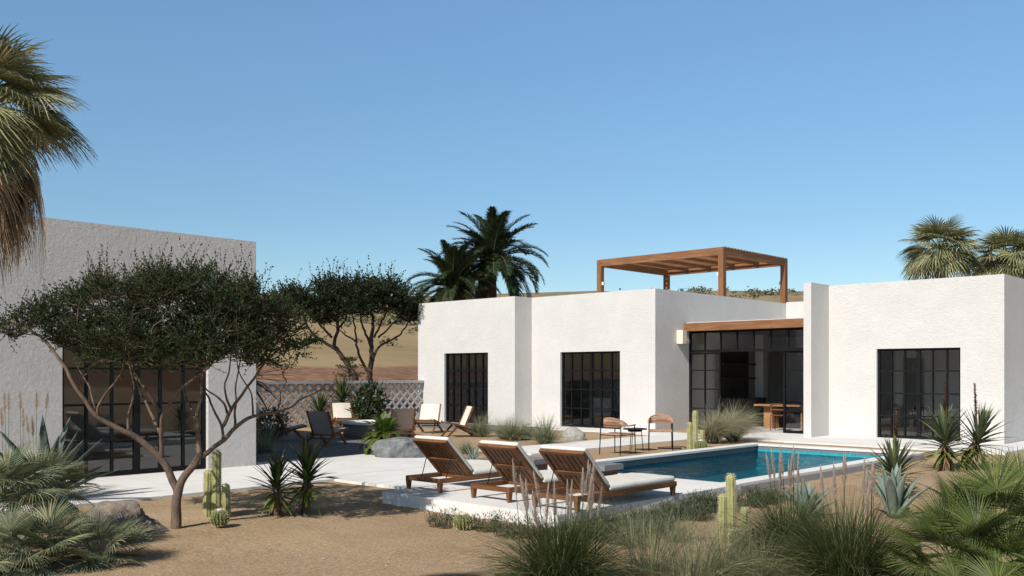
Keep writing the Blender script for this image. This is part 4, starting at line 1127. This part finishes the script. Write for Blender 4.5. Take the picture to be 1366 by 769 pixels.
# yuccas
yucca('yucca', 'shaggy yucca, the left one of the pair by the white path', ground_pt(369,687), [(0,0,.36)], .42, .044, 74, 51, 'yucca', 'pair of dark yuccas by the path')
yucca('yucca', 'taller dark yucca, the right one of the pair by the white path', ground_pt(408,684), [(.02,0,.46)], .46, .046, 78, 52, 'yucca', 'pair of dark yuccas by the path')
yucca('yucca', 'yucca with one brown flower stalk near the far right corner of the pool', ground_pt(1193,662), [(0,0,.30)], .52, .044, 84, 53, 'yucca_grey', 'flowering yuccas before the right wing', [(0,0,.3,.92,.03)], low='yucca_lime')
yucca('yucca', 'flowering yucca standing before the window of the right wing', ground_pt(1262,627), [(-.02,0,.50)], .66, .062, 84, 54, 'yucca_grey', 'flowering yuccas before the right wing', [(-.02,0,.5,1.05,.0)])
yucca('yucca', 'flowering yucca leaning right before the sunlit corner of the right wing', ground_pt(1280,626), [(.24,.20,.52)], .64, .058, 80, 55, 'yucca_grey', 'flowering yuccas before the right wing', [(.24,.20,.52,1.0,-.05)])
yg = 'yuccas along the lattice wall'
p = W(427,553,29.0); yucca('yucca', 'yucca with lime lower leaves against the lattice, behind the grey chair', (p.x,p.y,0), [(0,0,p.z)], .72, .07, 60, 56, 'yucca', yg, skirt=False, trunk_r=.07, drop=.1)
p = W(457,533,29.6); yucca('yucca', 'upright sword leaved yucca against the lattice behind the cream chair', (p.x,p.y,0), [(0,0,p.z-.1)], .85, .075, 56, 57, 'yucca', yg, skirt=False, trunk_r=.08, low='yucca', drop=.1)
p = W(331,497,18.1); yucca('yucca', 'tall yucca whose long leaves reach out from behind the guest house corner', (p.x,p.y,0), [(0,.0,p.z-.1)], 1.1, .055, 80, 58, 'yucca', None, trunk_r=.035, skirt=True, low='yucca', drop=.05)
def bush(name, label, loc, size, n, leaf, mat, seed, group=None, lift=.0, stems=14):
    t = thing(name, label, 'shrub', loc, 0, group); rr = random.Random(seed); m = MB(); wm = MB()
    for i in range(stems):
        a = rr.uniform(0,2*PI); e = rr.uniform(.5,1.4); L = size[2]*rr.uniform(.7,1.1)
        P = [V((0,0,0)), dirv(a,e)*L*.5, dirv(a,e-.15)*L]; P = [V((p.x*size[0]/size[2]*.8, p.y*size[1]/size[2]*.8, max(p.z,0))) for p in P]; wm.tube(P, [.012,.008,.003], 4)
    for i in range(n):
        while True:
            u = V((rr.uniform(-1,1), rr.uniform(-1,1), rr.uniform(-1,1)))
            if u.length < 1 and u.length > .35: break
        lump = 1 + .35*noise.noise(u*2.2 + V((seed,0,0)))
        c = V((u.x*size[0]/2*lump, u.y*size[1]/2*lump, max(.02, lift+(u.z*.5+.5)*size[2]*lump)))
        d = (u*.6 + V((rr.gauss(0,.6), rr.gauss(0,.6), rr.gauss(.3,.5)))).normalized(); s = d.cross(V((rr.gauss(0,1), rr.gauss(0,1), rr.gauss(0,1)))).normalized()
        l = leaf*rr.uniform(.6,1.4); m.add([c, c+d*l*.5-s*l*.16, c+d*l, c+d*l*.5+s*l*.16], [(0,1,2,3)])
    wm.build('stems', M['bark_dark'], t); m.build('foliage', mat, t); return t
p = W(492,560,28.2); bush('shrub', 'dense dark green shrub against the lattice behind the small cycad', (p.x,p.y,0), (1.05,1.05,1.35), 1300, .17, M['acacia'], 61)
p = G(357,592); bush('shrub', 'grey shrub in deep shade at the foot of the lattice by the guest house', (p.x-.6,p.y+.4,0), (1.1,1.1,.8), 1300, .10, M['cover'], 62)
p = G(352,606); t_ = thing('grass_tuft', 'pale grass tuft in shade right at the guest house corner', 'ornamental grass', (p.x-.2,p.y+.1,0)); grass_mesh(420, .75, .12, 12, 1.0, .008, 63).build('leaves', M['grass_grey'], t_)
# small cycad by the boulder
feather_palm('cycad', 'small bright green cycad at the left of the grey boulder', (-15.3,12.35,0), .34, 70, .60, 66, None, 'cycad', 44, .05, .07, .55, 'cycad')
# cacti
cg = [(-.0,.02,.80,.055),(-.115,.03,.56,.05),(.13,.02,.40,.045)]
def cacti(base, sx, seed, lab, sc=1.0):
    # columns spread across the line of sight
    r = V((CA,SA,0)); out = []
    for a, b_, h, rad in cg:
        q = r*a*sc; out.append((q.x - SA*b_, q.y + CA*b_, h*sc, rad*sc))
    return columnar_cactus(lab, base, seed, out)
cacti(ground_pt(288,690), 1, 71, 'three stemmed column cactus right of the acacia trunk')
cacti(ground_pt(977,722), 1, 72, 'three stemmed column cactus at the near corner of the pool', .86)
cacti(ground_pt(928,600), 1, 73, 'three stemmed column cactus across the pool beside the facing armchair', 1.10)
barrel_cactus('ribbed barrel cactus with white woolly top at the foot of the cactus by the acacia', ground_pt(293,702), .10, .185, 75)
barrel_cactus('ribbed barrel cactus with white woolly top below the cactus at the near pool corner', ground_pt(985,728), .095, .16, 76)
barrel_cactus('small barrel cactus beside the column cactus across the pool', ground_pt(935,602), .15, .24, 77)
barrel_cactus('lone barrel cactus at the foot of the white deck between low shrubs', ground_pt(618,706), .105, .17, 78)
# agaves
agave('upright blue green agave standing in bare sand near the pool corner', ground_pt(1192,690), 12, .66, .125, 81, 'agave', None, 56, 88, .5)
agave('blue grey agave half hidden behind the two big grass clumps', ground_pt(1075,690), 13, .46, .10, 82, 'agave', None, 40, 86, .6)
agave('dark agave with broad pointed leaves behind the dwarf fan palms', ground_pt(60,672), 18, 1.15, .16, 83, 'agave_dark', None, 15, 84, .6)
agave('little agave in the sand strip behind the loungers', ground_pt(630,615), 22, .34, .035, 84, 'agave', None, 15, 80)
# stones
rock('rock', 'rugged brown rock lying between the dwarf fan palms and the acacia trunk', 'rock', ground_pt(165,709), (.85,.55,.34), 3.3, M['rock'], math.radians(40), .42, 0, 9)
rock('boulder', 'big flat topped grey boulder beside the cycad behind the first lounger', 'rock', ground_pt(536,611), (1.35,.85,.78), 6.1, M['boulder'], math.radians(43), .16, .42, 12)
rock('stone', 'smooth rounded grey stone on the path in front of the middle window', 'rock', ground_pt(765,587), (.62,.45,.31), 9.7, M['pebble'], math.radians(30), .12)
# big grasses
fountain_grass('fountain grass with many pale seed heads at the bottom centre, before the closest lounger', ground_pt(747,783), 1.0, 91, 17, .98, n=2300, spread=.2)
fountain_grass('fountain grass clump with seed heads just right of the near pool corner cactus', ground_pt(1052,742), .92, 92, 10, .98, n=1800, spread=.17)
fountain_grass('fullest fountain grass clump at the bottom right with seed heads rising before the pool', ground_pt(1132,781), 1.08, 93, 10, 1.0, n=2500, spread=.2)
fountain_grass('tall pampas grass with brown plumes behind the dwarf fan palms at the left edge', ground_pt(42,668), 1.25, 94, 9, 1.42, None, 'pampas_clump', 700, spread=.3, fat=1.9)
# thin pale tufts
tg = thing('grass_tuft', 'sparse pale grass tuft right of the central fountain grass', 'ornamental grass', ground_pt(868,765), 0, 'sparse pale grass tufts in the foreground sand')
grass_mesh(330, .72, .2, 25, 1.2, .0042, 101, 5).build('leaves', M['grass_pale'], tg)
for i, (px, py, s, lab) in enumerate(((925,778,1.0,'sparse pale grass tuft at the bottom edge left of the near column cactus'),(965,768,.85,'pale grass tuft leaning in front of the near column cactus'),(905,722,.6,'low pale grass tuft in the sand below the deck corner'),(845,728,.62,'low pale grass tuft between the fountain grass and the deck'),(1012,772,.8,'greyish grass tuft at the foot of the right hand fountain grasses'),(1350,668,.6,'pale tuft at the right edge behind the broad leaved fan palm'))):
    dup(tg, ground_pt(px, py), i*1.3+.6, lab, s)
sg = thing('grass_tuft', 'green grass tuft furthest left in the gravel bed, before the left window', 'ornamental grass', ground_pt(641,583), 0, 'grass tufts in the gravel bed along the villa')
grass_mesh(420, .80, .10, 22, .9, .009, 111, 4).build('leaves', M['grass_grey'], sg)
gm = grass_mesh(240, .42, .09, 30, .5, .012, 112, 4); gm.build('base_leaves', M['grass'], sg)
for i, (px, py, s, lab) in enumerate(((672,586,.85,'small grass tuft in the gravel bed, second from the left along the villa'),(683,588,.95,'grass tuft in the gravel bed where the villa wall steps back'),(702,587,.8,'smaller grass tuft right of the wall step in the gravel bed'),(727,593,1.08,'fullest grass tuft at the right end of the gravel bed, beside the smooth stone'),(622,606,.5,'very small grass tuft behind the first lounger backrest'))):
    dup(sg, ground_pt(px, py), i*1.9, lab, s)
wg = 'wispy grasses on the far side of the pool'
def wispy(label, loc, seed, az):
    t = thing('wispy_clump', label, 'ornamental grass', loc, 0, wg); rr = random.Random(seed)
    grass_mesh(420, .52, .10, 32, .35, .013, seed, 4).build('base_leaves', M['grass'], t)
    m = MB()
    for i in range(1150):
        a = rr.gauss(az, 1.2); blade(m, (rr.gauss(0,.06), rr.gauss(0,.06), .05), a, math.radians(rr.uniform(42,84)), rr.uniform(.75,1.3), .006, rr.uniform(.6,2.0), 6, 0, 0, None, rr.uniform(-.8,.8))
    m.build('leaves', M['wisp'], t)
wispy('wispy grey green grass next to the column cactus across the pool', ground_pt(950,592), 121, .75)
wispy('wispy grass leaning right before the open glass door', ground_pt(977,589.5), 122, .75)
# low silvery shrubs at the foot of the deck
def lowshrub(m, c, rad, h, n, rr):
    for i in range(n):
        a = rr.uniform(0,2*PI); q = rad*math.sqrt(rr.random()); p = V(c) + V((q*math.cos(a), q*math.sin(a), 0)); hh = h*rr.uniform(.5,1.1)*(1-.4*q/rad); az = a+rr.gauss(0,.7)
        blade(m, p, az, rr.uniform(.9,1.45), hh, .003, .3, 3, 0, 1)
        e = V(p) + dirv(az, 1.2)*hh*.9
        for j in range(5):
            f = rr.uniform(.25,1.0); b_ = V(p) + dirv(az,1.2)*hh*f; blade(m, b_, rr.uniform(0,6.28), rr.uniform(.0,1.0), rr.uniform(.03,.06), .009, .4, 2, 0, 0)
lowg = 'low silvery shrubs at the foot of the deck'
rr_ = random.Random(131)
m = MB(); lowshrub(m, (0,0,0), .17, .26, 130, rr_)
ls = thing('low_shrub', 'low silvery shrub left of the lone barrel cactus by the deck', 'shrub', ground_pt(592,702), 0, lowg); m.build('foliage', [M['cover'], M['grass']], ls)
for i, (px, py, s, lab) in enumerate(((652,708,1.0,'low silvery shrub right of the lone barrel cactus'),(682,716,1.1,'low silvery shrub just left of the central fountain grass'),(1015,671,1.0,'low silvery shrub against the pool wall behind the near column cactus'))):
    dup(ls, ground_pt(px, py), i*2.1+1, lab, s)
m = MB()
for px, py in ((735,716),(770,716),(805,712),(838,706),(868,700),(895,693),(915,686),(935,680),(820,724),(860,716),(890,708),(928,694),(950,676)):
    c = G(px, py); lowshrub(m, (c.x+rr_.gauss(0,.05), c.y+rr_.gauss(0,.05), 0), .2, .24, 130, rr_)
    for _ in range(60): blade(m, (c.x+rr_.gauss(0,.14), c.y+rr_.gauss(0,.14), 0), rr_.uniform(0,6.28), rr_.uniform(.5,1.4), rr_.uniform(.15,.32), .004, 1.0, 4, 0, 0)
for i in range(30):
    y_ = 7.75 + 4.4*rr_.random(); lowshrub(m, (-6.42 + rr_.uniform(-.1,.55), y_, 0), rr_.uniform(.1,.24), rr_.uniform(.14,.33), 62, rr_)
gc = m.build('ground_cover', [M['cover'], M['grass']]); tag(gc, 'low silvery ground cover along the foot of the pool deck', 'ground cover', None, 'stuff')
# stones in the sand, dry litter
m = MB(); rr_ = random.Random(141)
for i in range(2600):
    px, py = rr_.uniform(-60,1420), 640 + 190*rr_.random()**1.0; c = G(px, py)
    if c.x < -12.1 or (-9.75 < c.x < -6.5 and c.y > 7.7): continue
    s = rr_.uniform(.004,.011); q = [dirv(rr_.uniform(0,6.28)+k*2.1, rr_.uniform(-.3,.3))*s for k in range(3)]
    o_ = V((c.x, c.y, .002)); m.add([o_+q[0], o_+q[1], o_+q[2], o_+V((0,0,s*.8))], [(0,1,3),(1,2,3),(2,0,3)])
tag(m.build('gravel', M['pebble']), 'loose small stones scattered over the sand', 'gravel', None, 'stuff')
m = MB(); rr_ = random.Random(161)
for i in range(1500):
    if i % 3: cx_, cy_ = rr_.choice(((-9.85,5.2,1.3),(-9.3,6.6,.7),(-10.4,5.9,.6),(-6.2,5.9,1.0),(-4.4,6.4,.9),(-5.3,9.5,.8),(-7.8,4.2,1.2),(-9.4,11.5,.01)))[:2]; x, y = cx_+rr_.gauss(0,.55), cy_+rr_.gauss(0,.55)
    else: x, y = rr_.uniform(-11.9,-2), rr_.uniform(3,11)
    if x < -12.1 or (-9.75 < x < -6.5 and y > 7.6): continue
    a = rr_.uniform(0,6.28); l = rr_.uniform(.012,.04); d = V((math.cos(a),math.sin(a),rr_.uniform(-.1,.25)))*l; sd = V((-math.sin(a),math.cos(a),rr_.uniform(-.3,.3)))*l*.13; c = V((x,y,.008))
    m.add([c, c+d*.5-sd, c+d, c+d*.5+sd], [(0,1,2,3)])
tag(m.build('leaf_litter', M['skirt']), 'dry leaf litter scattered on the sand under the plants', 'leaf litter', None, 'stuff')
# scrub on the far hill
m = MB(); rr_ = random.Random(151)
for i in range(560):
    if i > 500: px = rr_.uniform(330,1090); d = rr_.uniform(75,140)
    elif i < 340: px = rr_.uniform(330,1090); d = rr_.uniform(190,290)
    else: px = rr_.uniform(330,560); d = rr_.uniform(140,200)
    c = W(px, 400, d); z = hill(c.x, c.y); s = rr_.uniform(.5,1.5)*(1.3 if rr_.random() < .08 else .8)
    for k in range(24):
        u = V((rr_.gauss(0,.5), rr_.gauss(0,.5), abs(rr_.gauss(0,.4))))*s; o_ = V((c.x, c.y, z)) + u
        e = dirv(rr_.uniform(0,6.28), rr_.uniform(-.4,1))*s*.4; f_ = e.orthogonal().normalized()*s*.2
        m.add([o_, o_+e*.5-f_, o_+e, o_+e*.5+f_], [(0,1,2,3)])
tag(m.build('hill_scrub', M['scrub']), 'dark scrub dotted over the dry hill behind the villa', 'scrub', None, 'stuff')
# ---------------------------------------------------------------- light, sky, camera
SUN_TRAVEL = V((-.165, 1.0, -.88))
w = bpy.data.worlds.new('World'); sc.world = w; w.use_nodes = True
nt = w.node_tree; nt.nodes.clear()
sky = nt.nodes.new('ShaderNodeTexSky'); sky.sky_type = 'NISHITA'; sky.sun_disc = False
el = math.atan2(.885, math.hypot(.2, 1)); sky.sun_elevation = el; sky.sun_rotation = math.atan2(.20, -1.0)
sky.altitude = 200; sky.air_density = 1.0; sky.dust_density = .15; sky.ozone_density = 1.5
bg = nt.nodes.new('ShaderNodeBackground'); bg.inputs['Strength'].default_value = .12
wo = nt.nodes.new('ShaderNodeOutputWorld'); 
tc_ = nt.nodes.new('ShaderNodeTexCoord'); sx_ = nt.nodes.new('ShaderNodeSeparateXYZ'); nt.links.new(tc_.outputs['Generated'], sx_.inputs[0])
rp_ = nt.nodes.new('ShaderNodeValToRGB'); nt.links.new(sx_.outputs[2], rp_.inputs[0])      # sky tint; overhead, out of view, dimmed and warmed to weaken blue fill light
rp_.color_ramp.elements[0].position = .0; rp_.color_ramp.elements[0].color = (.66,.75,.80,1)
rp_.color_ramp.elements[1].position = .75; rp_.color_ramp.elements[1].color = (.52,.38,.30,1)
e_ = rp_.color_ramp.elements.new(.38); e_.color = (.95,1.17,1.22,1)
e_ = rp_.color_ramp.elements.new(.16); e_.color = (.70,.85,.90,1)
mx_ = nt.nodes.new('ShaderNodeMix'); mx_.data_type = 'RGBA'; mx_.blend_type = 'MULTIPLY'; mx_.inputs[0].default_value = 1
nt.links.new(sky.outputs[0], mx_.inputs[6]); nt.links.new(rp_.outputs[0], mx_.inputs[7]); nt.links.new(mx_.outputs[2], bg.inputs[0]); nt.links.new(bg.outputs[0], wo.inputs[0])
ld = bpy.data.lights.new('sun', 'SUN'); ld.energy = 5.0; ld.angle = math.radians(.5); ld.color = (1, .95, .87)
lo = bpy.data.objects.new('sun', ld); COL.objects.link(lo); lo.rotation_euler = SUN_TRAVEL.to_track_quat('-Z', 'Y').to_euler(); lo.location = (0,0,30)
cd_ = bpy.data.cameras.new('camera'); cam = bpy.data.objects.new('camera', cd_); COL.objects.link(cam)
cd_.sensor_width = 36; cd_.lens = 36*FOC/1366; cd_.shift_y = (HOR-384.5)/1366; cd_.clip_end = 5000; cd_.clip_start = .1
cam.location = (0,0,EYE); cam.rotation_euler = (PI/2, 0, YAW)
sc.camera = cam
vs_ = sc.view_settings; vs_.view_transform = 'Standard'; vs_.look = 'None'; vs_.exposure = .1; vs_.gamma = 1
sc.cycles.max_bounces = 8; sc.cycles.transparent_max_bounces = 24; sc.cycles.use_denoising = True
sc.cycles.sample_clamp_indirect = 6
